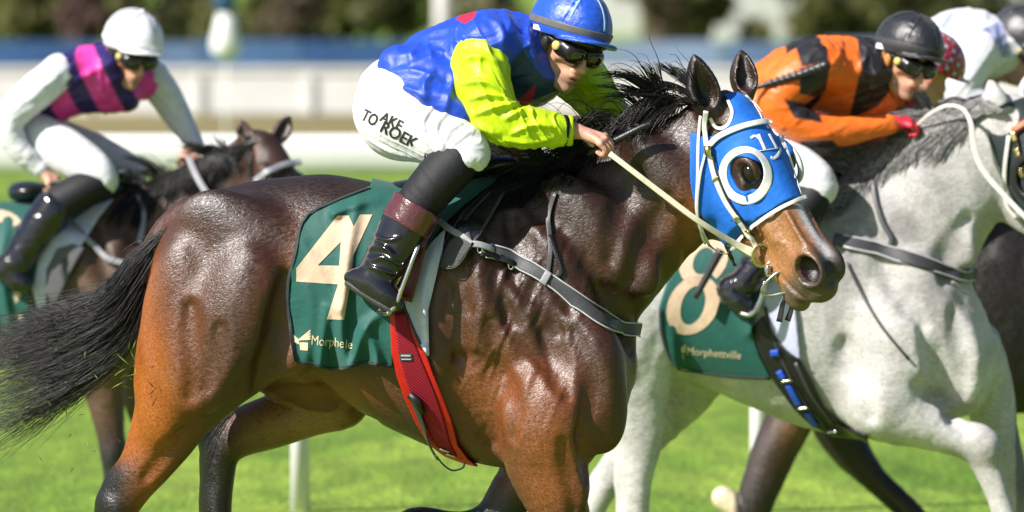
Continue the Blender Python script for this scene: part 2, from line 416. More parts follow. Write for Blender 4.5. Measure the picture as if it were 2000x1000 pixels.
def coat_mat(name, rough=.385, spec=.58, hair=.0022, ripple=.0025, var=.3, dapple=0.0, aniso=.55):
    m = N(name); hs = m.noise(190, 4, (.28, 1, .62), .7); h2 = m.noise(420, 2, (.35, 1, .7), .4); big = m.noise(5, 4, (1, 1, .6), .6)
    col = m.mul(m.mul(m.paint(), m.rng(hs, 1 - var, 1 + var, .3, .7)), m.rng(big, .82, 1.18))
    if dapple:
        vo = m.n('ShaderNodeTexVoronoi', feature='SMOOTH_F1'); vo.inputs['Scale'].default_value = 17; tc = m.n('ShaderNodeTexCoord'); mp = m.n('ShaderNodeMapping'); nz = m.n('ShaderNodeTexNoise'); nz.inputs['Scale'].default_value = 14
        m.l(tc.outputs['Object'], nz.inputs['Vector']); ad = m.n('ShaderNodeMix', data_type='VECTOR'); ad.inputs[0].default_value = .12; m.l(tc.outputs['Object'], ad.inputs[4]); m.l(nz.outputs['Color'], ad.inputs[5]); m.l(ad.outputs[1], vo.inputs['Vector']); col = m.mul(col, m.rng(vo.outputs['Distance'], 1.06, 1 - dapple, .25, .6))
        col = m.mul(col, m.rng(m.noise(55, 4, (.6, 1, 1)), 1 - dapple * .8, 1.06, .36, .56))
    m.l(col, m.b.inputs['Base Color']); m.b.inputs['Specular IOR Level'].default_value = spec; m.l(m.rng(hs, rough - .14, rough + .16), m.b.inputs['Roughness'])
    m.b.inputs['Anisotropic'].default_value = aniso; t = m.n('ShaderNodeTangent', direction_type='RADIAL', axis='X'); m.l(t.outputs[0], m.b.inputs['Tangent'])
    b1 = m.bump(m.noise(16, 3, (1, 1, .4), .8), ripple, .35); b2 = m.bump(hs, hair, .9, b1); b3 = m.bump(h2, hair * .4, .8, b2); m.l(b3, m.b.inputs['Normal']); return m.m
def cloth_mat(name, col=None, rough=.5, weave=1400, wr=.003, wscale=22, sheen=.15, spec=.4, stretch=(1, 1, 1), coat=0.0):
    m = N(name); v = m.rng(m.noise(30, 4), .9, 1.08); m.l(m.mul(col if col else m.paint(), v), m.b.inputs['Base Color'])
    m.b.inputs['Roughness'].default_value = rough; m.b.inputs['Sheen Weight'].default_value = sheen; m.b.inputs['Specular IOR Level'].default_value = spec
    m.b.inputs['Coat Weight'].default_value = coat; m.b.inputs['Coat Roughness'].default_value = .25
    b1 = m.bump(m.noise(wscale, 4, stretch, 1.5), wr, .8); b2 = m.bump(m.noise(weave, 1), .0006, .5, b1); m.l(b2, m.b.inputs['Normal']); return m.m
def web_mat(name, col):
    m = N(name); tc = m.n('ShaderNodeTexCoord'); out = []
    for rz in (.9, -.5):
        mp = m.n('ShaderNodeMapping'); mp.inputs['Rotation'].default_value = (0, rz, 0); m.l(tc.outputs['Object'], mp.inputs[0]); wv = m.n('ShaderNodeTexWave'); wv.inputs['Scale'].default_value = 44; wv.inputs['Distortion'].default_value = .6; m.l(mp.outputs[0], wv.inputs['Vector']); out.append(wv.outputs['Fac'])
    c = m.mul(m.mul(col, m.rng(out[0], .45, 1.15, .2, .7)), m.rng(out[1], .7, 1.1, .2, .7)); m.l(c, m.b.inputs['Base Color']); m.b.inputs['Roughness'].default_value = .6; m.b.inputs['Specular IOR Level'].default_value = .3; m.l(m.bump(out[0], .002, .7), m.b.inputs['Normal']); return m.m
def skin_mat(name):
    m = N(name); v = m.rng(m.noise(60, 4), .9, 1.1); m.l(m.mul(m.paint(), v), m.b.inputs['Base Color']); m.b.inputs['Roughness'].default_value = .48
    m.b.inputs['Subsurface Weight'].default_value = .12; m.b.inputs['Subsurface Radius'].default_value = (.006, .0025, .0015); m.b.inputs['Subsurface Scale'].default_value = 1
    m.l(m.bump(m.noise(350, 3), .0008, .6), m.b.inputs['Normal']); return m.m
M = dict(
    bay=coat_mat('bay_coat'), darkbay=coat_mat('dark_bay_coat', rough=.45), grey=coat_mat('grey_coat', rough=.6, spec=.25, ripple=.006, var=.2, dapple=.05, aniso=0),
    hair=simple('black_hair', (.008, .0065, .006), .34, var=.6, vscale=60, spec=.5), greyhair=simple('grey_hair', (.25, .24, .235), .5, var=.6, vscale=60),
    hoof=simple('hoof', (.05, .045, .04), .5), eye=simple('horse_eye', (.006, .003, .002), .06), nostril=simple('nostril', (.02, .008, .008), .6),
    silk=cloth_mat('satin_silk', None, .42, wr=.003, wscale=15, sheen=.05, spec=.5, stretch=(.7, 1, 1.3)), white_cloth=cloth_mat('white_breeches', (.68, .68, .71), .6, wr=.004, wscale=24),
    green=cloth_mat('green_number_cloth', srgb(12, 82, 74), .62, wr=.003, wscale=16), tan=cloth_mat('tan_print', srgb(202, 176, 150), .65), cream=cloth_mat('cream_print', srgb(205, 190, 155), .65),
    binding=cloth_mat('dark_binding', (.012, .022, .024), .6), legging=cloth_mat('black_legging', (.009, .009, .012), .6, wr=.0015, sheen=0, spec=.3),
    boot=simple('black_patent_leather', (.008, .008, .012), .13, coat=.6, bump=.0012, bscale=60), cuff=simple('oxblood_boot_cuff', (.09, .022, .024), .22, coat=.5, var=.3, vscale=120, bump=.0015, bscale=90),
    black=simple('black_leather', (.012, .012, .013), .32, bump=.0008, bscale=400), strapg=simple('dark_grey_strap', (.045, .045, .05), .42, bump=.0006, bscale=500), edge=simple('pale_strap_edge', (.4, .4, .42), .5),
    silver=simple('grey_webbing', (.28, .28, .31), .45, bump=.0006, bscale=600), metal=simple('steel', (.55, .53, .5), .22, metal=1.0), brass=simple('brass', (.7, .55, .22), .25, metal=1.0),
    white_strap=simple('white_strap', (.66, .65, .60), .4, bump=.0006, bscale=300), cream_strap=simple('cream_rein', (.7, .66, .48), .5, bump=.0006, bscale=300),
    pad=cloth_mat('white_saddle_pad', (.56, .57, .76), .7, wr=.002), rubber=simple('dimpled_rubber', (.045, .045, .047), .6, bump=.002, bscale=160),
    red_web=web_mat('red_girth_web', srgb(150, 12, 40)), red_edge=simple('scarlet_girth_edge', srgb(186, 20, 18), .38, bump=.0004),
    hood=cloth_mat('blue_hood_fabric', srgb(24, 106, 206), .65, wr=.003, wscale=22, sheen=.05, spec=.3), white_trim=simple('white_trim', (.70, .70, .70), .55),
    skin=skin_mat('skin'), helmet=cloth_mat('helmet_cover', None, .3, wr=.0022, wscale=34, spec=.6), band=simple('helmet_band', (.11, .105, .10), .5), white_plain=simple('white_fabric', (.8, .8, .83), .6),
    goggle=simple('goggle_frame', (.01, .01, .011), .25), lens=simple('goggle_lens', (.014, .010, .006), .04, coat=1.0), gold=simple('pale_gold_disc', (.62, .52, .16), .35),
    lime=cloth_mat('lime_satin', srgb(190, 220, 10), .4, wr=.003, wscale=14, sheen=.05, spec=.45, stretch=(.7, 1, 1.2)), whip=simple('black_whip', (.02, .02, .022), .35, bump=.001, bscale=250),
    tanleather=simple('tan_leather', (.50, .20, .05), .5),
    ink=simple('black_print', (.015, .015, .017), .6), royal=simple('royal_blue_webbing', (.02, .09, .62), .45), grey_cloth=cloth_mat('grey_pad', (.1, .1, .11), .6),
    saddle=simple('saddle_leather', (.010, .010, .012), .25, coat=.2, bump=.001, bscale=120), maroon=simple('maroon_leather', (.10, .012, .03), .35), orange=simple('orange_trim', srgb(235, 95, 20), .5),
)
# ------------------------------------------------------------------ parts shared by the horses and riders
def lerp3(a, b, t): return np.asarray(a)[None] * (1 - t)[:, None] + np.asarray(b)[None] * t[:, None]
def mixc(C, col, wgt): return C * (1 - wgt)[:, None] + np.asarray(col)[None] * wgt[:, None]
def blob(V, x, z, rx, rz): return np.exp(-((V[:, 0] - x) / rx)**2 - ((V[:, 2] - z) / rz)**2)

def horse_head(F, H, k=16, ears=(( -45, 10), (58, 16)), ear_tips=None, s=1.0):
    """skull, jaw, muzzle, nostrils and ears in the head frame H (f poll->muzzle, u face front, r camera side), lengths for a 430 long head"""
    F.add(loft(None, [(-22, 26, -60, 36), (0, 42, -82, 50), (50, 53, -112, 61), (100, 57, -136, 66), (150, 53, -150, 67), (200, 45, -148, 60), (250, 38, -130, 48), (300, 34, -110, 43),
                      (345, 34, -100, 44), (382, 30, -92, 44), (408, 14, -80, 37), (424, -8, -62, 22)], 2.3, H), 40 * H.s)
    for q in (1, -1):
        F.add(fell(H, (175, -84, q*42), (78, 68, 26)), 26 * H.s)              # cheek
        F.add(fell(H, (146, 22, q*58), (36, 26, 18)), 20 * H.s)               # brow and eye socket
        F.add(fcone(H, (175, -6, q*60), (290, -22, q*40), 10, 8), 18 * H.s)   # facial crest
        F.add(fell(H, (376, 6, 33*q + 3), (42, 34, 20)), 18 * H.s)               # nostril wing
        F.cut(fell(H, (225, 12, q*62), (50, 20, 16)), 18 * H.s)               # hollow below the eye
        F.cut(fell(H, (160, 22, q*77), (27, 20, 16)), 5 * H.s)                # eye opening
        F.cut(fell(H, (380, 8, q*56), (31, 26, 44)), 6 * H.s)                # nostril
        F.cut(fcone(H, (318, -66, q*45), (420, -48, q*33), 4.5, 5), 6 * H.s)  # mouth line
        F.cut(fell(H, (290, -60, q*46), (50, 16, 16)), 16 * H.s)
    for q in (1, -1):
        F.add(tube([(*H.g(262, 26, q*30), 5*H.s), (*H.g(320, 24, q*30), 6*H.s), (*H.g(352, 28, q*27), 4*H.s)], 3), 8 * H.s)     # nasal bone edge
        F.add(tube([(*H.g(215, -52, q*56), 3*H.s), (*H.g(262, -28, q*47), 4*H.s), (*H.g(312, -8, q*42), 3*H.s)], 3), 6 * H.s)  # facial vein
        F.cut(fell(H, (305, 4, q*54), (34, 12, 14)), 14 * H.s); F.cut(fell(H, (335, -34, q*54), (22, 18, 12)), 10 * H.s); F.cut(fell(H, (240, -74, q*60), (14, 40, 16)), 12 * H.s)
        F.cut(fcone(H, (352, -22, q*50), (396, -28, q*47), 3, 3), 5 * H.s)
    F.add(fell(H, (396, -84, 0), (32, 20, 31)), 14 * H.s)                     # chin
    F.add(fell(H, (418, -20, 0), (24, 30, 32)), 14 * H.s)                     # upper lip
def horse_ear(F, base, tip, w, k=12, hollow=True):
    base = A(*base); tip = A(*tip); m = base * .62 + tip * .38
    F.add(tube([(*base, w * .62), (*m, w), (*(base * .25 + tip * .75), w * .62), (*tip, 2.5)], 4), k)
    if not hollow: return
    d = A(0.25, -1, 0) * w * .85
    F.cut(tube([(*(base * .75 + tip * .25 + d), w * .5), (*(m + d * .95), w * .72), (*(base * .3 + tip * .7 + d * .8), w * .45), (*(base * .12 + tip * .88 + d * .6), w * .2)], 4), 3)

def human_head(F, H, k=9, neck=True):
    a = lambda p, k=k: F.add(p, k * H.s)
    a(fell(H, (-10, 42, 0), (96, 90, 77))); a(fell(H, (24, -38, 0), (64, 86, 58)), 20)
    for q in (1, -1):
        a(fcone(H, (-8, -52, q*54), (62, -98, q*16), 17, 17), 22); a(fell(H, (58, -18, q*42), (26, 22, 22)), 18)
        a(fell(H, (-14, -4, q*76), (19, 33, 8)), 5); F.cut(fell(H, (-8, -2, q*86), (9, 18, 7)), 4 * H.s)
        a(fell(H, (103, -40, q*11), (9, 7, 9)), 6)
        F.cut(fell(H, (92, 8, q*33), (20, 16, 22)), 12 * H.s)
        F.cut(fell(H, (72, -62, q*48), (20, 26, 12)), 16 * H.s)
    a(fcone(H, (88, 14, 0), (112, -34, 0), 10, 11), 12); a(fell(H, (112, -36, 0), (13, 10, 11)), 7)
    a(fell(H, (82, -66, 0), (24, 26, 30)), 16)
    a(fell(H, (97, -62, 0), (12, 6, 22)), 6); a(fell(H, (95, -76, 0), (11, 7, 18)), 6); F.cut(fell(H, (108, -69, 0), (12, 2.6, 20)), 3 * H.s)
    a(fell(H, (80, -102, 0), (22, 17, 22)), 14)
    if neck: a(fcone(H, (-22, -55, 0), (-62, -165, 0), 56, 60), 24)
def head_colors(V, H, beard=.35):
    f, u, r = H.loc(V[:, 0], V[:, 1], V[:, 2]); g = lambda a, b, c, ra, rb, rc: np.exp(-((f-a)/ra)**2 - ((u-b)/rb)**2 - ((r-c)/rc)**2)
    C = np.tile(A(.56, .30, .20), (len(V), 1)); ar = np.abs(r)
    C = mixc(C, (.62, .25, .18), .6 * np.exp(-((f-70)/35)**2 - ((u+20)/26)**2 - ((ar-45)/22)**2)); C = mixc(C, (.66, .22, .14), .8 * sstep(64, 76, ar) * (np.abs(u + 4) < 40))
    C = mixc(C, (.42, .12, .10), g(103, -70, 0, 16, 12, 24)); C = mixc(C, (.20, .13, .10), beard * sstep(-55, -85, u) * sstep(-10, 30, f)); return C

def helmet(S, H, parent, paint, band=None, seams=True, name='helmet', pom=False, badge=None, h=2.5, strapm=None, plain=False):
    """covered skull cap with peak, band and chin strap"""
    lo = H.c - 190 * H.s; hi = H.c + 190 * H.s; F = Field(lo, hi, h)
    F.add(fell(H, (8, 56, 0), (126, 110, 104)), 0)
    F.add(fell(H, (10, 44, 0), (124, 92, 103)), 10 * H.s)
    def under(X, Y, Z):
        f, u, r = H.loc(X, Y, Z); return (14 + .27 * f - 5 * np.exp(-((f + 95) / 50)**2) - u) * H.s
    F.clip(under, 4 * H.s)
    pk = Field(lo, hi, h); pk.add(fell(H, (78, 40, 0), (92, 80, 94)), 0)
    pk.clip(lambda X, Y, Z: (np.abs(H.loc(X, Y, Z)[1] - 20 - .27 * H.loc(X, Y, Z)[0] + .0010 * H.loc(X, Y, Z)[2]**2) - 4.5) * H.s, 2 * H.s)
    pk.clip(lambda X, Y, Z: (30 - H.loc(X, Y, Z)[0]) * H.s, 1); F.D = smin(F.D, pk.D, 5 * H.s)
    if pom: F.add(fell(H, (8, 168, 0), (11, 10, 11)), 4 * H.s)
    V, Q = F.mesh(); n = F.grad(V); f, u, r = H.loc(V[:, 0], V[:, 1], V[:, 2]); th = np.arctan2(r, f - 8)
    seam = np.min([np.abs(np.sin(th - t)) for t in (0.0, 1.05, 2.1)], 0) * np.hypot(r, f - 8)
    up = sstep(52, 64, u); crk = fbm(np.stack([f * .05, u * .05, r * .05], 1)) 
    V = V + n * ((-2.2 * np.exp(-(seam / 4)**2) * up * seams) + up * .9 * fbm(np.stack([seam * .09, u * .16, th * 3], 1)) * np.exp(-seam / 26) * 1.6 + .5 * crk)[:, None] * H.s
    C = np.array([paint(*z) for z in zip(f, u, r)]) if callable(paint) else np.tile(A(*paint), (len(V), 1))
    o = put(name, S, V, Q, M['helmet'], parent, C)
    if seams:
        th0 = [t for t in (0.0, 1.05, 2.1, -1.05)]
        for t in th0:
            a = np.linspace(.33, 1.5, 14); P = np.stack([127.5 * np.cos(a) * math.cos(t) + 8, 56 + 111.5 * np.sin(a), 105.5 * np.cos(a) * math.sin(t)], 1)
            G = np.array([H.g(*p) for p in P]); Nn = nrm3(G - H.g(-6, 45, 0)); put('seam_tape', S, *sweep(G, Nn, 7 * H.s, 2 * H.s), M['seam'] if 'seam' in M else M['edge'], o)
    if band is not None:
        a = np.linspace(0, 2 * math.pi, 48, endpoint=False); u0 = 50 + 26 * np.cos(a)
        rr = np.sqrt(np.maximum(1 - ((u0 - 50) / 112)**2, 0.1)); P = np.stack([9 + 127.5 * rr * np.cos(a), u0, 105.8 * rr * np.sin(a)], 1)
        G = np.array([H.g(*p) for p in P]); Nn = nrm3(G - np.array([H.g(9, y, 0) for y in u0])); put('band', S, *sweep(G, Nn, 21 * H.s, 4 * H.s, True), band, o)
    # harness: ear guard and chin strap on each side
    for q in (() if plain else (1, -1)):
        P = np.array([H.g(*p) for p in [(-8, 14, q*90), (6, -18, q*84), (22, -58, q*68), (48, -104, q*40), (66, -124, q*14)]]); P = spline(P, 5); Nn = nrm3(P - H.g(20, -40, 0))
        put('chin_strap', S, *sweep(P, Nn, 9 * H.s, 3 * H.s), strapm or M['black'], o)
        G = Field(H.g(10, -18, q*82) - 55 * H.s, H.g(10, -18, q*82) + 55 * H.s, h); G.add(fell(H, (12, -16, q*79), (17, 38, 11)), 0)
        put('ear_pad', S, *G.mesh(), strapm or M['black'], o)
    if badge is not None:
        c, wd, ht, q = badge; P = np.array([H.g(c[0] + t, c[1] + .27 * t, c[2] + q * t) for t in np.linspace(-wd / 2, wd / 2, 6)]); Nn = nrm3(P - H.g(-6, 20, 0))
        put('badge', S, *sweep(P, Nn, ht * H.s, 2 * H.s), M['white_plain'], o)
    return o
def goggles(S, H, parent, h=2.0, disc=True, lens=None):
    F = Field(H.g(40, 0, 0) - 140 * H.s, H.g(40, 0, 0) + 140 * H.s, h)
    for q in (1, -1):
        F.add(fell(H, (95, 2, q*35), (23, 33, 43)), 8 * H.s); F.add(fell(H, (66, 4, q*66), (34, 25, 18)), 10 * H.s); F.add(fcone(H, (50, 8, q*72), (-20, 14, q*84), 10, 8), 6 * H.s)
    F.cut(fell(H, (122, -26, 0), (26, 22, 13)), 5 * H.s)
    o = put('goggles', S, *F.mesh(), M['goggle'], parent)
    for q in (1, -1):
        G = Field(H.g(98, 4, q*34) - 60 * H.s, H.g(98, 4, q*34) + 60 * H.s, h); G.add(fell(H, (101, 1, q*36), (20, 23, 34))); put('lens', S, *G.mesh(), M['lens'], o)
        if disc: put('disc', S, *disc_mesh(H, (62, 4, q*85), 13, 3), M['gold'], o)
    P = np.array([H.g(-8 + 100 * math.cos(a), 14, 88 * math.sin(a)) for a in np.linspace(math.pi * .62, math.pi * 1.38, 14)]); Nn = nrm3(P - H.g(-8, 14, 0))
    put('elastic_strap', S, *sweep(P, Nn, 16 * H.s, 3 * H.s), M['black'], o); return o
def disc_mesh(H, c, r, t):
    a = np.linspace(0, 2 * math.pi, 20, endpoint=False); V = [H.g(c[0] + r * math.cos(x), c[1] + r * math.sin(x), c[2] + (d if c[2] > 0 else -d)) for d in (-t, t) for x in a] + [H.g(*c[:2], c[2] + (t * 1.3 if c[2] > 0 else -t * 1.3))]
    F = [(i, (i+1) % 20, 20 + (i+1) % 20, 20 + i) for i in range(20)] + [(20 + i, 20 + (i+1) % 20, 40) for i in range(20)]
    if c[2] < 0: F = [f[::-1] for f in F]
    return np.array(V), F

def fist(F, wrist, kn, side, s, k=3):
    """closed hand: wrist and knuckle-row centre points, side = direction index->little finger, s px per mm; four unequal bent fingers and a thumb"""
    wrist = A(*wrist); kn = A(*kn); fw = nrm(kn - wrist); side = nrm(A(*side) - (A(*side) @ fw) * fw); dn = np.cross(fw, side); dn = dn if dn[2] > 0 else -dn
    F.add(cone(wrist - fw * 22 * s, wrist, 25 * s, 24 * s), 8 * s); F.add(cone(wrist, kn - fw * 8 * s - side * 16 * s, 22 * s, 15 * s), 10 * s); F.add(cone(wrist, kn - fw * 10 * s + side * 18 * s, 20 * s, 13 * s), 10 * s)
    for i, (L, r) in enumerate(((44, 9.6), (48, 10), (45, 9.4), (36, 8.4))):
        b = kn + side * (i - 1.5) * 19.5 * s - fw * abs(i - 1.2) * 3 * s; p1 = b + fw * L * .55 * s + dn * L * .42 * s; p2 = p1 - fw * L * .12 * s + dn * L * .62 * s; p3 = p2 - fw * L * .5 * s - dn * 4 * s
        F.add(tube([(*(b - fw * 6 * s), r * 1.12 * s), (*p1, r * 1.05 * s), (*p2, r * .95 * s), (*p3, r * .8 * s)], 3), 1.6 * s)
        F.add(ell(b, A(1, 1, 1) * r * 1.22 * s), 3 * s)
    t0 = wrist - side * 20 * s + fw * 14 * s + dn * 10 * s; t1 = t0 + fw * 26 * s + dn * 20 * s - side * 8 * s; t2 = t1 + fw * 24 * s + dn * 8 * s + side * 12 * s
    F.add(tube([(*t0, 14 * s), (*t1, 11.5 * s), (*t2, 8.5 * s)], 4), 4 * s)
def folds(V, Nn, dirs, amp, scale, S=None):
    """cloth creases: sharp ridges stretched along dirs over soft swells"""
    d = nrm(dirs); p = V @ d; q = V - np.outer(p, d); c0 = np.stack([p * .17 / scale, q[:, 0] / scale, (q[:, 1] * .7 + q[:, 2]) / scale], 1); h = 0
    for k, (f, a) in enumerate(((.8, 1.0), (1.7, .5))):
        c = c0 * f + 13.1 * k; n = vnoise(c + .7 * vnoise(c * .7 + 5.2)[:, None]); m = np.clip(.55 + .8 * vnoise(c * .45 + 31), 0, 1.1); h = h + a * m * (np.exp(-(n / .20)**2) - .35) + .25 * a * n
    return V + Nn * (amp * h)[:, None]
def crease(V, Nn, path, w, amp):
    """one raised crease along an (X, Z) path on the camera side"""
    Q = spline(path, 8); d = np.full(len(V), 1e9); tt = np.zeros(len(V))
    for i in range(len(Q) - 1):
        a, b = Q[i], Q[i + 1]; e = b - a; t = np.clip(((V[:, 0]-a[0])*e[0] + (V[:, 2]-a[1])*e[1]) / (e @ e + 1e-9), 0, 1)
        dd = np.hypot(V[:, 0] - a[0] - e[0]*t, V[:, 2] - a[1] - e[1]*t); m = dd < d; d[m] = dd[m]; tt[m] = ((i + t) / (len(Q) - 1))[m]
    return V + Nn * (amp * np.exp(-(d / w)**2) * np.sin(np.clip(tt * .9 + .05, 0, 1) * math.pi)**.6 * (Nn[:, 1] < .35))[:, None]
def shell(Fd, poly, off, lo, hi, k=2.0, fine=True):
    """layer of cloth or leather lying on a body inside an (X, Z) outline, on both sides"""
    F = Fd.crop(lo, hi); F = F.refine() if fine else F
    X, Z = F.ax[0][:, None].astype(float), F.ax[2][None, :].astype(float); pd = polysd(poly, X, Z).astype(np.float32)[:, None, :]
    F.D = -smin(-(F.D - off), -pd, k).astype(np.float32); F.D[:, [0, -1]] = 9; return F
def leg(F, pts, k=18, hoof=None): F.add(tube(pts, 4), k)
# ------------------------------------------------------------------ setting: turf, rails, barrier, far planting
def gpx(px, py):
    """ground point seen at a picture position"""
    d = CAM_H * FPX / (py + 100); return A((px - 1000) * d / FPX, d - CAM_D, 0)
def at(px, py, d): return A((px - 1000) * d / FPX, d - CAM_D, CAM_H - (py + 100) * d / FPX)
def boxes(L, bev=0.0):
    V = []; F = []
    for lo, hi in L:
        x0, y0, z0 = lo; x1, y1, z1 = hi; o = len(V)
        V += [(x0,y0,z0),(x1,y0,z0),(x1,y1,z0),(x0,y1,z0),(x0,y0,z1),(x1,y0,z1),(x1,y1,z1),(x0,y1,z1)]
        F += [tuple(o+i for i in q) for q in ((0,3,2,1),(4,5,6,7),(0,1,5,4),(1,2,6,5),(2,3,7,6),(3,0,4,7))]
    return np.array(V, float), F
def lath(prof, n=16, c=(0, 0)):
    a = np.linspace(0, 2*math.pi, n, endpoint=False); V = [(c[0] + r*math.cos(t), c[1] + r*math.sin(t), z) for z, r in prof for t in a]; F = []
    for i in range(len(prof)-1):
        for j in range(n): F.append((i*n+j, i*n+(j+1) % n, (i+1)*n+(j+1) % n, (i+1)*n+j))
    F += [tuple(range(n))[::-1], tuple(range((len(prof)-1)*n, len(prof)*n))]; return np.array(V), F
def wobj(name, V, F, mat, parent=None, base=None, smooth=False):
    V = np.asarray(V, float); b = A(*base) if base is not None else (np.array(abs_loc(parent)) if parent is not None else A(V[:, 0].mean(), V[:, 1].mean(), V[:, 2].min()))
    return link(name, make_mesh(name, V - b, F, None, smooth), mat, parent, None if parent is not None else Vector(b))
def turf_mat():
    m = N('turf'); n1 = m.noise(1.3, 5, (1, .3, 1), .5); n2 = m.noise(30, 4, (1, .3, 1)); n3 = m.noise(6, 4, (1, .25, 1), .6)
    r = m.n('ShaderNodeValToRGB'); r.color_ramp.elements[0].position = .32; r.color_ramp.elements[1].position = .68
    r.color_ramp.elements[0].color = (.10, .19, .015, 1); r.color_ramp.elements[1].color = (.25, .35, .045, 1); m.l(n1, r.inputs[0])
    c = m.mul(r.outputs[0], m.rng(n3, .7, 1.25)); c = m.mul(c, m.rng(n2, .72, 1.25)); m.l(c, m.b.inputs['Base Color']); m.b.inputs['Roughness'].default_value = .75
    m.b.inputs['Specular IOR Level'].default_value = .25; m.l(m.bump(n2, .03, .7), m.b.inputs['Normal']); return m.m
M['turf'] = turf_mat()
M['rail'] = simple('white_rail_plastic', (.80, .80, .78), .4, var=.05, vscale=3); M['bark'] = simple('bark', (.10, .075, .05), .9)
M['dryturf'] = simple('dry_turf', (.21, .17, .062), .9, var=.5, vscale=.8, stretch=(.3, 1, 1)); M['blueboard'] = simple('blue_board', srgb(52, 92, 140), .5, var=.25, vscale=.5)
M['blueboard2'] = simple('pale_blue_board', srgb(128, 150, 178), .5, var=.2, vscale=.5)
M['blueboard3'] = simple('mid_blue_board', srgb(72, 108, 150), .5, var=.2, vscale=.5); M['blueboard4'] = simple('steel_blue_board', srgb(98, 126, 160), .5, var=.2, vscale=.5)
def leafmat(n, c):
    m = N(n); v = m.rng(m.noise(1.2, 4), .6, 1.4); cc = m.mul(c, v); m.l(cc, m.b.inputs['Base Color']); m.b.inputs['Roughness'].default_value = .6
    t = m.n('ShaderNodeBsdfTranslucent'); m.l(cc, t.inputs[0]); x = m.n('ShaderNodeMixShader'); x.inputs[0].default_value = .55; m.l(m.b.outputs[0], x.inputs[1]); m.l(t.outputs[0], x.inputs[2]); m.l(x.outputs[0], m.t.nodes['Material Output'].inputs[0]); return m.m
LEAF = [leafmat('olive_leaves', (.23, .23, .085)), leafmat('dull_green_leaves', (.18, .19, .08)), leafmat('grey_green_leaves', (.23, .22, .12)), leafmat('pinkish_blossom', (.26, .17, .15)), leafmat('rust_leaves', (.23, .18, .12))]

# turf sheet out to the horizon, a dry strip beyond the running rail
s = 900.0; gx = [-s, -60, -12, 12, 60, s]; gy = [-40, -12, 0, 12, 40, 72, s]
V = [(x, y, 0.0) for y in gy for x in gx]; n = len(gx); F = [(j*n+i, j*n+i+1, (j+1)*n+i+1, (j+1)*n+i) for j in range(len(gy)-1) for i in range(n-1)]
tag(wobj('turf_ground', V, F, M['turf'], base=(0, 0, 0)), kind='structure')
V = [(-90, 52, .004), (90, 52, .004), (90, 120, .004), (-90, 120, .004)]; tag(wobj('dry_grass_strip', V, [(0, 1, 2, 3)], M['dryturf'], base=(0, 60, .004)), kind='structure')

# running rail: oval top rail on gooseneck uprights
yr = 18.0; dr = yr + CAM_D; k = dr / FPX
rail = empty('running_rail', (0, yr, 0), 'white plastic running rail on slim uprights beyond the galloping horses', 'rail')
zt = CAM_H - (262 + 100) * k; zb = CAM_H - (341 + 100) * k
a = np.linspace(0, 2*math.pi, 16, endpoint=False); P = np.array([(x, yr, (zt+zb)/2) for x in np.linspace(-9, 9, 13)])
Vr = np.array([(p[0], yr + .05*math.cos(t), (zt+zb)/2 + (zt-zb)/2*math.sin(t)) for p in P for t in a]); Fr = [(i*16+j, (i+1)*16+j, (i+1)*16+(j+1) % 16, i*16+(j+1) % 16) for i in range(12) for j in range(16)]
wobj('top_rail', Vr, Fr, M['rail'], rail, smooth=True)
for i in range(-3, 4):
    x = (585 - 1000 + i * 898) * k; V, F = lath([(0, .055), (.5, .048), (.85, .045), (zb + .02, .04)], 12, (x, yr + .02)); wobj('upright', V, F, M['rail'], rail, smooth=True)

# two white posts of the inside line show under the horses
dn = 28.9; k = dn / FPX; yn = dn - CAM_D
for px, lb in ((586, 'white post behind the bent hind leg of the bay horse'), (1483, 'white post under the belly of the grey horse')):
    t = empty('post', ((px - 1000) * k, yn, 0), lb, 'post', 'white posts behind the horses'); V, F = lath([(0, .042), (.5, .038), (1.06, .032), (1.1, .02)], 14, ((px - 1000) * k, yn)); wobj('shaft', V, F, M['rail'], t, smooth=True)
    wobj('cap', *lath([(1.1, .022), (1.115, .02), (1.12, .008)], 14, ((px - 1000) * k, yn)), M['edge'], t, smooth=True)

# white panelled barrier and blue hoarding on the far side of the course
dw = 98.0; k = dw / FPX; yb = dw - CAM_D
bar = empty('white_barrier', (0, yb, 0), 'long low white panelled barrier beyond the dry grass', 'barrier'); zt = CAM_H - (140 + 100) * k
for i in range(-14, 14):
    x0 = i * 1.55 + .3; wobj('panel', *boxes([((x0, yb, .02), (x0 + 1.51, yb + .06, zt))]), M['rail'], bar)
    wobj('post', *boxes([((x0 + 1.49, yb - .05, 0), (x0 + 1.57, yb + .02, zt - .03))]), M['rail'], bar)
wobj('cap_rail', *boxes([((-22, yb - .03, zt + .002), (22.5, yb + .09, zt + .07))]), M['rail'], bar)
dw = 128.0; k = dw / FPX; yb = dw - CAM_D; zt = CAM_H - (78 + 100) * k
hb = empty('blue_hoarding', (0, yb, 0), 'row of blue advertising boards above the white barrier', 'hoarding')
for i in range(-16, 16):
    x0 = i * 1.9; wobj('board', *boxes([((x0, yb, .1), (x0 + 1.86, yb + .05, zt - .02 * (i % 3)))]), M[('blueboard3', 'blueboard', 'blueboard4')[(i * 7) % 3] if i < -1 else ('blueboard2', 'blueboard4', 'blueboard2')[(i * 5) % 3]], hb)
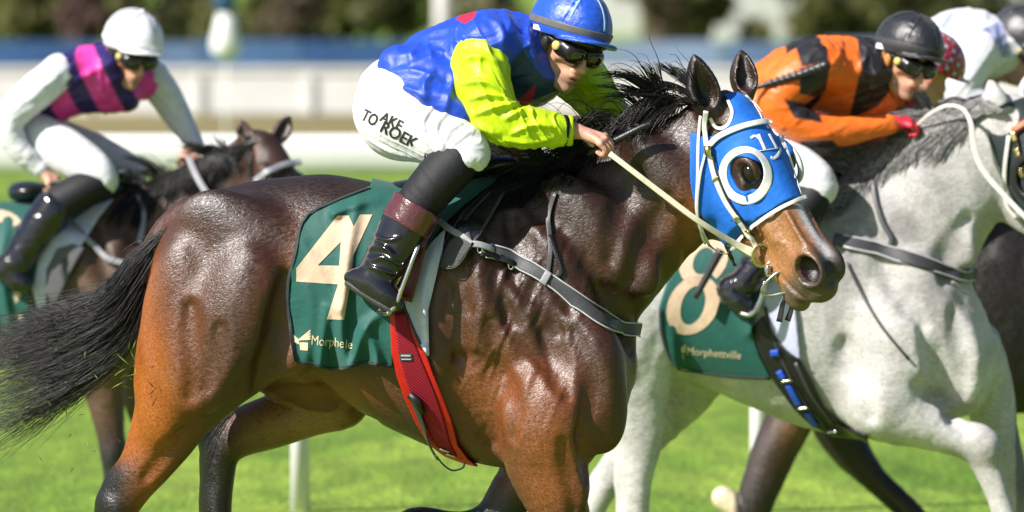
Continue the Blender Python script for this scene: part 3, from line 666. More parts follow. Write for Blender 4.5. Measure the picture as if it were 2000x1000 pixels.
# posts that stand between the rail and the planting
d = 70.0; k = d / FPX; b = at(441, 0, d); m_ = empty('marker_post', (b[0], b[1], 0), 'white tapering marker post with a blue upper part beside the barrier', 'marker post')
zz = lambda py: CAM_H - (py + 100) * k
wobj('shaft', *lath([(0, .012), (zz(118), .012)], 12, (b[0], b[1])), M['rail'], m_, smooth=True)
wobj('white_bulb', *lath([(zz(116), .04), (zz(108), .12), (zz(95), .155), (zz(75), .145), (zz(50), .11), (zz(26), .085)], 18, (b[0], b[1])), M['rail'], m_, smooth=True)
wobj('blue_sleeve', *lath([(zz(25), .095), (zz(-10), .115), (zz(-60), .12)], 18, (b[0], b[1])), M['blueboard'], m_, smooth=True)
d = 120.0; b = at(866, 0, d); p_ = empty('lamp_post', (b[0], b[1], 0), 'pale grey post rising in front of the distant shrubs', 'post')
wobj('pole', *lath([(0, .16), (1.5, .15), (5, .13)], 12, (b[0], b[1])), M['rail'], p_, smooth=True); wobj('lamp_head', *boxes([((b[0]-.3, b[1]-.12, 5.002), (b[0]+.3, b[1]+.12, 5.12))]), M['edge'], p_)

def tree(name, px, d, wid, hgt, mat, label, nl=750, cat='tree'):
    x = (px - 1000) * d / FPX; y = d - CAM_D; t = empty(name, (x, y, 0), label, cat, 'trees and shrubs beyond the track')
    V, F = lath([(0, .16), (hgt * .3, .12), (hgt * .7, .06)], 8, (x, y)); wobj('trunk', V, F, M['bark'], t, smooth=True)
    nb = 16; c = np.stack([rng.normal(0, wid * .26, nb), rng.normal(0, wid * .2, nb), hgt * (.12 + .8 * rng.random(nb))], 1); r = wid * (.14 + .12 * rng.random(nb))
    i = rng.integers(0, nb, nl); dv = nrm3(rng.normal(size=(nl, 3))); p = c[i] + dv * (r[i] * (.55 + .5 * rng.random(nl)))[:, None]; p[:, 2] = np.abs(p[:, 2]) + .03
    e1 = nrm3(rng.normal(size=(nl, 3))) ; e2 = nrm3(np.cross(e1, rng.normal(size=(nl, 3)))); sz = (.14 + .18 * rng.random(nl))[:, None]
    V = np.stack([p - e1*sz, p + e2*sz*.6, p + e1*sz, p - e2*sz*.6], 1).reshape(-1, 3) + A(x, y, 0); wobj('crown', V, np.arange(4*nl).reshape(-1, 4), mat, t)
TR = [(-60, 150, 3.4, 3.4, 1, 'dark green shrub at the far left end of the planting'), (75, 146, 2.6, 3.0, 0, 'olive shrub behind the left jockey’s shoulder'), (190, 152, 2.8, 3.4, 1, 'dull green shrub above the white cap'),
      (165, 143, .9, 1.5, 3, 'small pinkish flowering bush by the white cap'), (330, 150, 3.2, 3.5, 2, 'grey green tree right of the white cap'), (505, 147, 2.6, 3.2, 0, 'olive tree right of the white marker post'),
      (585, 144, 1.0, 1.5, 4, 'small rust coloured bush right of the marker post'), (640, 152, 3.0, 3.6, 0, 'broad olive tree in the middle of the planting'), (770, 150, 2.6, 3.4, 1, 'dark shrub left of the pale grey post'),
      (960, 150, 2.2, 3.2, 2, 'grey green shrub right of the pale grey post'), (1290, 146, 1.2, 2.2, 4, 'rust coloured bush right of the blue helmet'), (1375, 148, 1.8, 2.6, 0, 'olive bush above the horse’s ears'),
      (1585, 147, 1.7, 2.5, 0, 'rounded olive shrub above the orange jockey'), (1780, 149, 2.2, 3.2, 0, 'bright olive shrub behind the black cap'), (1905, 152, 2.4, 3.2, 1, 'dark shrub at the right end of the planting'), (2060, 150, 2.8, 3.4, 2, 'grey green shrub past the right end')]
for px, d, wd, hg, mi, lb in TR: tree('shrub' if hg < 3 else 'tree', px, d, wd, hg, LEAF[mi], lb.replace('’', "'"))
# low pale buildings glimpsed between the shrubs
M['render'] = simple('pale_render', (.62, .61, .60), .8, var=.08, vscale=.6); M['roof'] = simple('grey_roof', (.22, .22, .23), .7); M['glass'] = simple('window_glass', (.05, .06, .08), .08)
def shed(px0, px1, d, h, label):
    x0, x1 = (px0 - 1000) * d / FPX, (px1 - 1000) * d / FPX; y = d - CAM_D; b = empty('pavilion', ((x0+x1)/2, y, 0), label, 'building', 'pale buildings beyond the track')
    wobj('wall', *boxes([((x0, y, 0), (x1, y + 5, h))]), M['render'], b); rf = wobj('roof', *boxes([((x0 - .3, y - .4, h + .003), (x1 + .3, y + 5.3, h + .25))]), M['roof'], b)
    n = max(1, int((x1 - x0) / 1.6))
    for i in range(n):
        c = x0 + (i + .5) * (x1 - x0) / n; f = wobj('window', *boxes([((c-.4, y-.04, h*.62), (c+.4, y+.02, h*.9))]), M['rail'], b); wobj('pane', *boxes([((c-.34, y-.06, h*.65), (c+.34, y-.045, h*.87))]), M['glass'], f)
shed(1060, 1250, 190, 4.2, 'pale grey building behind the blue helmet'); shed(1400, 1560, 178, 4.0, 'white building left of the rounded olive shrub'); shed(1620, 1730, 182, 4.0, 'white building between two olive shrubs'); shed(1930, 2090, 200, 4.0, 'pale building at the right end of the planting')
tag(wobj('sky_hill', [(-900, 895, -1), (900, 895, -1), (900, 899, 60), (-900, 899, 60)], [(0, 1, 2, 3)], LEAF[1]), kind='structure').name = 'far_hill'

# clods and blades thrown up behind the bay horse
cv = []; cf = []
for i in range(46):
    q = (rng.uniform(10, 330), rng.uniform(-90, 120), rng.uniform(640, 960)) if i > 14 else (rng.uniform(215, 262), rng.uniform(-140, -60), rng.uniform(672, 760)); p = Space(22.0, -.3, 750).w(A(*q))[0]; e = nrm3(rng.normal(size=3)); g = nrm3(np.cross(e, rng.normal(size=3))); L = rng.uniform(.006, .03); o = len(cv)
    cv += [p - e*L - g*.0014, p + g*.0022, p + e*L, p - g*.0022, p + np.cross(e, g)*.002]; cf += [(o, o+1, o+4), (o+1, o+2, o+4), (o+2, o+3, o+4), (o+3, o, o+4)]
M['blade'] = simple('torn_grass', (.16, .22, .04), .7, var=.6, vscale=20); tag(wobj('flying_grass', cv, cf, M['blade']), kind='stuff')

# ------------------------------------------------------------------ the leading bay horse (number 4)
SM = Space(22.0, -.30, 1050)
def bay_horse():
    S = SM; F = Field((150, -270, 60), (1690, 290, 1370), 4.0)
    F.add(loft('x', [(275, 520, 640, 50), (300, 462, 680, 80), (350, 416, 730, 118), (410, 382, 760, 148), (480, 361, 770, 166), (560, 350, 758, 172), (640, 345, 772, 174), (720, 358, 822, 178), (800, 372, 860, 180),
                     (880, 365, 892, 176), (960, 348, 912, 160), (1040, 362, 916, 146), (1110, 410, 905, 132), (1170, 480, 880, 112), (1215, 570, 820, 82), (1238, 640, 740, 40)], 2.25))
    # neck
    F.add(tube([(1110, 0, 505, 178), (1215, 2, 430, 142), (1300, -2, 365, 124), (1375, -8, 310, 104)], 4, .52), 46)
    H = Frame((1403, -6, 205), (.5, -.25, .829), (.587, -.607, -.537), .975)
    horse_head(F, H)
    horse_ear(F, H.g(14, 6, 50), (1351, -70, 104), 33); horse_ear(F, H.g(-2, 18, -66), (1446, 66, 98), 28)
    # hind legs
    F.add(loft('z', [(450, 340, 520, 50, -80), (520, 296, 572, 82, -96), (580, 278, 592, 88, -104), (640, 268, 585, 86, -106), (700, 257, 566, 80, -106), (750, 254, 528, 70, -104), (800, 256, 462, 58, -100), (850, 244, 405, 48, -96),
                     (900, 228, 362, 42, -92), (945, 196, 322, 38, -90), (985, 180, 284, 34, -88), (1030, 176, 250, 30, -86)]), 30)
    F.add(tube([(212, -88, 1000, 36), (196, -86, 1080, 30), (172, -84, 1190, 30), (150, -84, 1235, 34), (178, -84, 1290, 27), (200, -84, 1318, 34)], 3), 10)
    F.add(tube([(520, 90, 640, 130), (610, 100, 745, 92), (660, 102, 795, 58), (600, 102, 812, 56), (520, 102, 842, 53), (452, 102, 868, 47), (418, 102, 902, 41), (411, 102, 960, 35), (408, 102, 1030, 33), (420, 102, 1130, 30), (450, 102, 1185, 34), (500, 102, 1225, 26), (522, 102, 1262, 36)], 3), 24)
    F.add(ell((395, 102, 882), (22, 20, 26)), 12)
    # fore legs
    F.add(tube([(1130, -60, 700, 92), (1075, -98, 800, 92), (1062, -102, 870, 82), (1072, -102, 930, 68), (1096, -102, 990, 54), (1130, -102, 1060, 41), (1160, -102, 1120, 42), (1182, -102, 1180, 31), (1208, -102, 1260, 28), (1222, -102, 1300, 33), (1250, -102, 1330, 30)], 3), 26)
    F.add(tube([(1150, 70, 720, 95), (1110, 95, 830, 84), (1060, 100, 900, 66), (1004, 100, 965, 46), (965, 100, 1025, 42), (900, 100, 1040, 29), (820, 100, 1030, 27), (790, 100, 1050, 32), (770, 100, 1100, 30)], 3), 26)
    # dock, flank fold, muscle masses and the hollows between them
    F.add(tube([(360, 0, 430, 36), (318, 0, 458, 30), (282, 0, 505, 22), (262, 0, 560, 14)], 3), 14)
    for a in [(450, 470, 120, 90, 40, 30), (330, 610, 46, 130, 34, 8), (400, 690, 70, 120, 36, 14), (470, 600, 60, 110, 34, 12), (1010, 640, 80, 110, 40, -22), (1085, 560, 60, 120, 38, -24), (930, 560, 52, 120, 34, -14),
              (1150, 700, 62, 90, 46, -10), (1060, 800, 76, 88, 40, -14), (1175, 800, 46, 74, 40, 0), (1200, 470, 54, 120, 30, -38), (1140, 430, 46, 110, 26, -34), (1290, 330, 36, 110, 22, -40), (1110, 905, 34, 70, 26, -14), (310, 800, 34, 60, 22, 0), (560, 690, 44, 40, 30, 30)]:
        F.swell(a[0], a[1], a[2], a[3], a[4], a[5], sink=.52, k=44)
    for P, r, dp in [([(560, 540), (556, 610), (545, 680), (500, 760)], 26, 16), ([(372, 600), (372, 660), (380, 720), (372, 775)], 20, 11), ([(430, 640), (420, 700), (402, 760)], 18, 7), 
                     ([(360, 845), (320, 900), (280, 940)], 12, 5), ([(900, 700), (905, 770), (960, 860)], 30, 22), ([(930, 690), (990, 760), (1000, 840)], 18, 9), ([(880, 560), (890, 620), (900, 690)], 18, 8), ([(960, 470), (980, 560), (1000, 620)], 16, 8), ([(1000, 420), (1050, 500), (1110, 590)], 22, 10),
                     ([(1050, 620), (1090, 680), (1110, 760)], 18, 8), ([(1120, 640), (1160, 740), (1135, 830)], 18, 9), ([(1130, 830), (1150, 870), (1146, 920)], 16, 8), ([(1170, 560), (1220, 620), (1232, 680)], 22, 10), ([(1240, 330), (1210, 420), (1190, 500)], 18, 6), ([(1300, 380), (1270, 460), (1230, 540)], 20, 8),
                     ([(1100, 850), (1110, 910), (1120, 980)], 10, 4), ([(1020, 560), (1050, 570), (1090, 640)], 10, 5), ([(985, 580), (1010, 640), (1050, 690)], 9, 5), ([(960, 620), (970, 680), (985, 720)], 9, 4), ([(1060, 640), (1075, 700), (1085, 740)], 8, 4), ([(600, 740), (660, 790), (730, 830)], 14, 5),
                     ([(1330, 400), (1350, 450), (1340, 500)], 16, 8), ([(915, 480), (905, 540), (915, 600)], 12, 5), ([(995, 440), (1010, 500), (1005, 540)], 10, 5)]:
        F.groove(P, r * 1.35, dp * .62, k=22)
    root = empty('bay_horse', Vector(S.w(A(720, 0, S.zg))[0]), 'glossy dark bay racehorse wearing the blue eye hood and cloth 4', 'horse', 'horses in the race')
    V, Q = F.mesh(); n = F.grad(V)
    # loose skin wrinkles across the shoulder, ribs and gaskin
    wr = blob(V, 980, 590, 110, 170) * .9 + blob(V, 430, 640, 80, 120) * .3 + blob(V, 1090, 500, 80, 120) * .5 + blob(V, 1010, 760, 90, 90) * .6
    c = np.stack([(V[:, 0] + .35 * V[:, 2]) * .05, V[:, 1] * .02, V[:, 2] * .013], 1); V = V + n * (2.6 * wr * (1 - 2.2 * np.abs(vnoise(c + .6 * vnoise(c * .8)[:, None]))))[:, None]
    V = V + n * (.35 * fbm(V * .03, 2) * (V[:, 0] < 1380))[:, None]
    X, Y, Z = V.T
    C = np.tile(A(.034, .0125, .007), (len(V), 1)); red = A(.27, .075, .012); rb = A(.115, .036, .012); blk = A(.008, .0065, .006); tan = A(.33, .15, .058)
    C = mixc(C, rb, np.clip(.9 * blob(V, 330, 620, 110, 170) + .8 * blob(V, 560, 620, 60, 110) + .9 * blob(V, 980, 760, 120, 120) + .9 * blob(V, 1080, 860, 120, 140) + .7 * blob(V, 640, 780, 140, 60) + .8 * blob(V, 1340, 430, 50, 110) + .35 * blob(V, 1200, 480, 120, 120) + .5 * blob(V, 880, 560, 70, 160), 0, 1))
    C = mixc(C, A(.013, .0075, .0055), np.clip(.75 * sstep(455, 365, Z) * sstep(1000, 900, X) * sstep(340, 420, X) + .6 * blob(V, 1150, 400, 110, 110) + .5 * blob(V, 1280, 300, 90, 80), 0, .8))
    ruddy_lit = np.clip(1.0 * sstep(345, 268, X) * sstep(470, 540, Z) + .9 * blob(V, 300, 800, 80, 130) + .8 * blob(V, 585, 590, 22, 110) + .6 * blob(V, 1060, 900, 60, 120) + .55 * blob(V, 1345, 430, 24, 60) + .45 * blob(V, 940, 770, 60, 80) + .5 * blob(V, 660, 770, 110, 40), 0, 1)  # reddish bay coat, with sunlit orange edges painted into the colour
    C = mixc(C, red, ruddy_lit * (X < 1400)); C = mixc(C, A(.27, .13, .045), .95 * blob(V, 570, 835, 150, 66) * (Y > 40))  # far gaskin is tan, its colour brightened for light in the shaded leg
    f, u, r = H.loc(X, Y, Z); hd = sstep(1380, 1420, X)
    C = mixc(C, A(.075, .026, .012), .8 * hd); C = mixc(C, tan, hd * np.clip(sstep(190, 300, f) * sstep(60, -30, u) * .9 + .35 * sstep(180, 240, f), 0, 1))
    C = mixc(C, blk * 2, hd * .8 * np.exp(-((f-158)/40)**2 - ((u-20)/36)**2)); C = mixc(C, A(.10, .075, .055), hd * sstep(352, 392, f) * .9); C = mixc(C, blk * 2.2, hd * np.exp(-((f-386)/44)**2 - ((u-14)/38)**2) * .92)
    C = mixc(C, A(.62, .6, .62), hd * np.exp(-((np.abs(r + 4))/12)**2) * sstep(20, 34, u) * sstep(225, 280, f) * sstep(395, 365, f)); C = mixc(C, blk * 1.5, hd * sstep(20, 40, u) * sstep(-14, -40, r) * sstep(250, 300, f))
    C = mixc(C, A(.010, .0035, .0035), 1.0 * (((f-380)/28)**2 + ((u-8)/23)**2 < 1.0) * (np.abs(r) < 47) * hd)
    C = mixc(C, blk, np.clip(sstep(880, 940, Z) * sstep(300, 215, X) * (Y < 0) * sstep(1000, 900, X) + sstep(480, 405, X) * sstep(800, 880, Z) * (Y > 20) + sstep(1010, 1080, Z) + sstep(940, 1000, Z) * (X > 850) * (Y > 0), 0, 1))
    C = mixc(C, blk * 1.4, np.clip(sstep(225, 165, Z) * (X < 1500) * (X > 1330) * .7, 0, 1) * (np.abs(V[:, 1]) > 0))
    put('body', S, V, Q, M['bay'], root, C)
    for q in (1, -1):
        G = Field(H.g(158, 22, q*58) - 40, H.g(158, 22, q*58) + 40, 2); G.add(fell(H, (159, 19, q*57), (22, 18, 15))); put('eye', S, *G.mesh(), M['eye'], root)
    for c in ((205, -84, 1325), (528, 102, 1280), (1262, -102, 1345), (760, 100, 1125)):
        G = Field(A(*c) - 60, A(*c) + 60, 5); G.add(cone(A(*c) - A(8, 0, 26), A(*c) + A(6, 0, 14), 26, 36)); G.clip(lambda X, Y, Z, z=c[2] + 18: Z - z + 0 * X + 0 * Y); put('hoof', S, *G.mesh(), M['hoof'], root)
    # tail: thousands of strands fanning back and down
    nS = 2900; m = 16; t = np.linspace(0, 1, m)
    up = spline([(338, 436), (290, 470), (240, 520), (196, 578), (120, 614), (30, 640), (-70, 668)], 6); lo = spline([(300, 505), (285, 560), (262, 640), (226, 705), (150, 765), (70, 805), (-40, 850)], 6)
    us = np.linspace(0, 1, len(up)); fu = lambda P, q: np.stack([np.interp(q, us, P[:, 0]), np.interp(q, us, P[:, 1])], -1)
    a = rng.beta(1.15, 1.15, nS); L = .55 + .5 * rng.random(nS); L[:1500] = np.maximum(L[:1500], .85); tt = t[None] * L[:, None]
    a2 = np.clip(a[:, None] + (rng.normal(0, .10, nS)[:, None]) * t[None]**1.2 + .03 * np.sin(rng.random(nS)[:, None] * 6.3 + tt * 9), -.12, 1.25); B = fu(up, tt) * (1 - a2)[..., None] + fu(lo, tt) * a2[..., None]
    cl = rng.integers(0, 70, nS); cw = rng.normal(0, 1, (70, 2)); B[..., 1] += (cw[cl, 0] * 15)[:, None] * t[None]**1.6 + (rng.normal(0, 5, nS))[:, None] * t[None]
    Y = (rng.normal(0, 1, nS) * 26)[:, None] * (.5 + .9 * t[None]) + (cw[cl, 1] * 14)[:, None] * t[None] - 10 + 0 * tt
    St = np.stack([B[..., 0], Y, B[..., 1]], -1); rad = (.95 * (1 - .75 * t**2))[None] * (.7 + .5 * rng.random(nS))[:, None]
    # wisps that hang away from the mass
    nw = 220; b = rng.random(nw); w0 = fu(lo, .35 + .5 * b); e = w0 + np.stack([-120 - 90 * rng.random(nw), 40 + 110 * rng.random(nw)], 1); mid = (w0 + e) / 2 + np.stack([rng.normal(0, 14, nw), 14 + 16 * rng.random(nw)], 1)
    q = t[None, :, None]; W = w0[:, None] * (1-q)**2 + 2 * mid[:, None] * q * (1-q) + e[:, None] * q**2; Wt = np.stack([W[..., 0], rng.normal(0, 30, nw)[:, None] + 0 * W[..., 0], W[..., 1]], -1)
    tag(put('tail', S, *hair(np.concatenate([St, Wt]), np.concatenate([rad, np.tile(.75 * (1 - .7*t), (nw, 1))])), M['hair'], root), kind=None)
    # mane blown back along the crest
    mane(S, F, root, [(1372, 186), (1300, 205), (1200, 262), (1110, 325), (1015, 352)], 2600, (-95, 6), M['hair'], near=.75, rad=1.05, clumps=60, wildness=.06)
    return F, H, root
def mane(S, F, root, crest, nS, flow, mat, near=.6, length=1.0, yo=0.0, rad=1.35, clumps=46, wildness=0.0, rise=1.0):
    cr = spline(crest, 10); us = np.linspace(0, 1, len(cr)); m = 13; t = np.linspace(0, 1, m)
    wild = rng.random(nS) < wildness
    cl = rng.integers(0, clumps, nS); cu = np.sort(rng.random(clumps)); cd = rng.normal(0, 1, (clumps, 4)); u = np.clip(cu[cl] + rng.normal(0, .016, nS), 0, 1)
    rx = np.interp(u, us, cr[:, 0]); rz = np.interp(u, us, cr[:, 1]) + 4 + 8 * rng.random(nS); ry = yo + rng.normal(0, 9, nS)
    L = length * (.7 + .35 * cd[cl, 0].clip(-1, 1) + .35 * rng.random(nS)); fx = flow[0] * L + 22 * cd[cl, 1]; fz = flow[1] * L + 26 * cd[cl, 2] 
    L = L * np.where(wild, 1.25, 1); fz = fz + wild * rng.normal(-6, 16, nS); fx = fx + wild * rng.normal(0, 30, nS)
    lift = -rise * (26 + 16 * cd[cl, 3] + wild * 22 * rng.random(nS)) * L; fall = 46 * L * (cd[cl, 2] > -.4); q = t[None]
    X = rx[:, None] + fx[:, None] * q + rng.normal(0, 9, nS)[:, None] * q + (6 * wild)[:, None] * np.sin(q * 9 + rng.random(nS)[:, None] * 6) * q; Z = rz[:, None] + fz[:, None] * q + lift[:, None] * np.sin(q * 2.2) + fall[:, None] * q**2 + 5 * np.sin(q * 7 + cd[cl, 0][:, None] * 3) * q
    Yt = (ry - near * 70 * L * rng.random(nS))[:, None] * 1.0; Yd = ry[:, None] * (1-q) + Yt * q
    ys = F.surf(X.ravel(), Z.ravel()).reshape(X.shape); inside = np.abs(F.samp(np.stack([X.ravel(), ys.ravel(), Z.ravel()], 1)).reshape(X.shape)) < 6
    Yd = np.where(inside & (ys < yo - 4), np.minimum(Yd, ys - 2 - 9 * rng.random(nS)[:, None]), Yd)
    St = np.stack([X, Yd, Z], -1)
    for _ in range(2): St[:, 1:-1] = .25 * St[:, :-2] + .5 * St[:, 1:-1] + .25 * St[:, 2:]
    put('mane', S, *hair(St, (rad * (1 - .7 * t**2))[None] * (.7 + .5 * rng.random(nS))[:, None]), mat, root)
HB, HH, bay_root = bay_horse()
# ------------------------------------------------------------------ tack of the bay horse
def offs(Fd, d):
    G = object.__new__(Field); G.__dict__.update(Fd.__dict__); G.D = Fd.D - np.float32(d); G._ny = None; return G
def lining(Fd, poly, S, name, mat, off, lo, hi, parent=None, k=2.0, fine=True, fold=None):
    G = shell(Fd, poly, off, lo, hi, k, fine); V, Q = G.mesh()
    if fold is not None:
        n = G.grad(V); V[:, 1] += fold(V[:, 0], V[:, 2]) * sstep(.35, -.2, n[:, 1])
    return put(name, S, V, Q, mat, parent), G
def ridges(L):
    def f(X, Z):
        r = 0
        for P, w, a in L:
            Q = spline(P, 6); d = np.full(np.shape(X), 1e9); tt = np.zeros(np.shape(X))
            for i in range(len(Q) - 1):
                p, e = Q[i], Q[i+1] - Q[i]; t = np.clip(((X-p[0])*e[0] + (Z-p[1])*e[1]) / (e @ e), 0, 1); dd = np.hypot(X-p[0]-e[0]*t, Z-p[1]-e[1]*t); m = dd < d
                d = np.where(m, dd, d); tt = np.where(m, (i+t)/(len(Q)-1), tt)
            r = r - 2.1 * a * np.exp(-(d/w)**2) * (.25 + .75*tt)
        return r
    return f
def strap_obj(name, S, Fd, path, wid, mat, thick=4, lift=1, parent=None, n=6): return put(name, S, *strap(Fd, path, wid, thick, lift, n), mat, parent)
def circ(c, rx, rz, n=28, a0=0): 
    a = np.linspace(0, 2*math.pi, n, endpoint=False) + a0; return np.stack([c[0] + rx*np.cos(a), c[1] + rz*np.sin(a)], 1)
def ring_on(Fd, c, rx, rz, wid, thick, lift=1):
    Q = circ(c, rx, rz, 40); P, Nn = Fd.on(Q[:, 0], Q[:, 1], lift + thick/2)
    for _ in range(3): Nn = nrm3(np.roll(Nn, 1, 0) + 2*Nn + np.roll(Nn, -1, 0)); P[:, 1] = (np.roll(P, 1, 0) + 2*P + np.roll(P, -1, 0))[:, 1] / 4
    return sweep(P, Nn, wid, thick, True)
def bit_ring(S, c, y, r, t, mat, name, parent, tilt=.35, ez=1.12):
    a = np.linspace(0, 2*math.pi, 32, endpoint=False); P = np.stack([c[0] + r*np.cos(a), y + tilt*r*np.cos(a), c[1] + r*ez*np.sin(a)], 1); return put(name, S, *rod(P, t, 8, True), mat, parent)

S = SM
# green number cloth
poly4 = [(757, 330), (725, 352), (722, 366), (690, 378), (640, 398), (595, 424), (575, 490), (560, 570), (566, 640), (577, 706), (618, 712), (650, 722), (690, 712), (728, 706), (768, 714), (770, 610), (790, 560), (820, 500), (862, 440), (905, 400), (955, 362), (992, 342), (985, 315), (880, 315), (800, 320)]
fold4 = ridges([([(700, 395), (684, 470), (674, 560), (668, 640), (676, 712)], 13, 13), ([(640, 600), (632, 660), (628, 714)], 13, 15), ([(742, 610), (712, 640), (690, 712)], 12, 12), ([(600, 560), (612, 620), (600, 710)], 16, 7), ([(720, 640), (736, 690), (735, 712)], 11, 13),
                ([(735, 390), (690, 400), (655, 415)], 11, 8), ([(590, 470), (640, 560), (660, 600)], 12, 5), ([(560, 640), (570, 700)], 9, 10)])
cl4, G4 = lining(HB, poly4, S, 'number_cloth', M['green'], 8, (540, -230, 300), (1010, 235, 740), fold=fold4)
tag(cl4, 'green number cloth with a pale 4 on the dark bay horse', 'saddle cloth', 'green number cloths')
TX = lambda V, x, z, w, h, sk=0.0, rot=0.0: (lambda U: np.stack([x + U[:, 0]*w*math.cos(rot) + U[:, 1]*h*math.sin(rot) + sk*U[:, 1], z + U[:, 0]*w*math.sin(rot) - U[:, 1]*h*math.cos(rot)], 1))((V - V.min(0)) / np.maximum(np.ptp(V, axis=0), 1e-6))
def polyprint(name, S, Fd, polys, mat, parent, lift=1.2, bend=None, step=5):
    V = []; F = []
    for p in polys: F.append(tuple(range(len(V), len(V)+len(p)))); V += list(p)
    return put(name, S, *print_on(Fd, V, F, lift, step, bend), mat, parent)
def textprint(name, S, Fd, s, x, z, w, h, mat, parent, rot=0.0, sk=0.0, lift=1.2, bend=None, step=4, VN=None, bold=0.0):
    V, F = text_mesh(s, bold); return put(name, S, *print_on(Fd, TX(V, x, z, w, h, sk, rot), F, lift, step, bend, VN), mat, parent)
polyprint('numeral', S, G4, [[(580, 522), (660, 420), (668, 440), (667, 470), (622, 516), (622, 550), (580, 548)], [(622, 516), (664, 516), (662, 552), (622, 550)],
    [(660, 420), (682, 420), (692, 440), (704, 418), (728, 418), (692, 495), (686, 552), (674, 620), (640, 620), (662, 552), (664, 516), (667, 470), (668, 440)]], M['tan'], cl4, bend=fold4)
textprint('lettering', S, G4, 'Morphe', 609, 676, 64, 24, M['cream'], cl4, rot=.07, bend=fold4); textprint('lettering', S, G4, 'le', 677, 676, 13, 17, M['cream'], cl4, rot=.05, bend=fold4)
def emblem(S, Fd, x, z, w, h, parent, bend=None):
    q = lambda L: [(x + a*w, z + b*h) for a, b in L]
    polyprint('emblem', S, Fd, [q([(.38, .62), (.85, .62), (.84, 1), (.42, .98)]), q([(0, .2), (.36, .5), (.36, .72), (.08, .6)])] + [q([(.3+.12*i, .5-.02*i), (.98, .0+.13*i), (1, .08+.13*i), (.34+.12*i, .57-.02*i)]) for i in range(4)], M['cream'], parent, bend=bend)
emblem(S, G4, 572, 641, 36, 41, cl4, fold4)
def bound(S, Fd, path, w, parent, bend=None, mat=None, lift=.8):
    V, Fc = strap(Fd, path, w, 2, lift); 
    if bend is not None: V[:, 1] += bend(V[:, 0], V[:, 2])
    return put('binding', S, V, Fc, mat or M['binding'], parent)
bound(S, G4, [(721, 368), (690, 379), (641, 399), (597, 426), (578, 490), (563, 570), (569, 640), (579, 704)], 7, cl4, fold4); bound(S, G4, [(579, 704), (618, 709), (650, 719), (690, 709), (728, 703), (766, 711)], 7, cl4, fold4)
# saddle with its pads
G_s = Field((740, -120, 280), (1020, 120, 420), 3); G_s.add(tube([(772, 0, 372, 15), (830, 0, 362, 16), (900, 0, 344, 17), (965, 0, 322, 20), (1000, 0, 318, 14)], 4, 3.2)); G_s.add(fell(Frame((776, 0, 376), (1, 0, 0), (0, 0, -1)), (0, 0, 0), (20, 11, 66)), 6)
sad = put('racing_saddle', S, *G_s.mesh(), M['saddle']); tag(sad, "small black racing saddle under the jockey in blue and lime", 'saddle', 'racing saddles')
lining(HB, [(1008, 343), (987, 372), (952, 430), (922, 480), (897, 515), (858, 523), (868, 470), (902, 412), (952, 366), (975, 345), (985, 325), (1003, 325)], S, 'saddle_flap', M['saddle'], 13, (840, -230, 310), (1030, 235, 540), sad)
o, Grub = lining(HB, [(918, 445), (926, 470), (895, 515), (859, 522), (866, 490), (880, 462)], S, 'grip_pad', M['rubber'], 16, (840, -230, 420), (950, 235, 540), sad)
bound(S, Grub, [(924, 468), (895, 512), (862, 519)], 5, sad, mat=M['black'])
bound(S, offs(HB, 13), [(985, 372), (950, 430), (918, 478)], 6, sad, mat=M['strapg']); bound(S, offs(HB, 13), [(960, 372), (918, 415), (888, 460)], 5, sad, mat=M['strapg'])
pd_, Gp = lining(HB, [(872, 440), (866, 482), (852, 540), (838, 600), (840, 692), (820, 664), (797, 610), (788, 575), (808, 520), (842, 470)], S, 'saddle_pad', M['pad'], 10, (770, -230, 420), (890, 235, 710), fold=ridges([([(850, 480), (830, 560), (832, 680)], 9, 6), ([(812, 530), (805, 580), (830, 660)], 8, -4)]))
tag(pd_, 'pale white saddle pad flap between the green cloth 4 and the shoulder', 'saddle pad', 'pale saddle pads'); bound(S, Gp, [(840, 472), (810, 520), (790, 575), (799, 610), (822, 663), (839, 688)], 5, pd_)
# girth
gi, Gg = lining(HB, [(763, 606), (765, 680), (776, 730), (792, 776), (812, 822), (838, 868), (868, 894), (905, 908), (935, 913), (914, 894), (895, 866), (882, 812), (864, 762), (847, 722), (837, 692), (822, 660), (800, 606)], S, 'girth', M['red_edge'], 9, (745, -235, 590), (970, 240, 950))
tag(gi, 'scarlet and crimson elastic girth around the dark bay horse', 'girth', 'girths'); o, Gw = lining(HB, [(772, 608), (779, 680), (791, 728), (806, 772), (828, 822), (852, 868), (882, 892), (893, 892), (880, 862), (868, 812), (852, 764), (836, 724), (822, 690), (806, 650), (796, 608)], S, 'web', M['red_web'], 12, (745, -235, 590), (970, 240, 930), gi)
polyprint('maker_tag', S, Gw, [[(781, 683), (806, 683), (808, 698), (784, 699)]], M['strapg'], gi, 1.6); strap_obj('tag_bar', S, Gw, [(785, 688), (805, 688)], 3, M['edge'], 1, 2, gi); strap_obj('tag_bar', S, Gw, [(786, 695), (806, 695)], 2, M['edge'], 1, 2, gi)
strap_obj('billet', S, Gw, [(806, 764), (816, 790), (832, 830), (846, 870), (858, 892)], 12, M['strapg'], 4, 3, gi); bl = spline([A(852, -175, 880), A(866, -172, 898), A(884, -166, 910), A(903, -160, 906), A(908, -150, 898)], 5); put('billet_end', S, *sweep(bl, nrm3(np.cross(np.gradient(bl, axis=0), A(0, 1, 0))), 12, 3), M['black'], gi)
put('keeper', S, *rod(np.array([[800, float(Gw.surf(800, 765)[0]) - 6, 765], [815, float(Gw.surf(815, 772)[0]) - 7, 776], [826, float(Gw.surf(826, 800)[0]) - 6, 800]]), [7, 9, 6]), M['black'], gi)
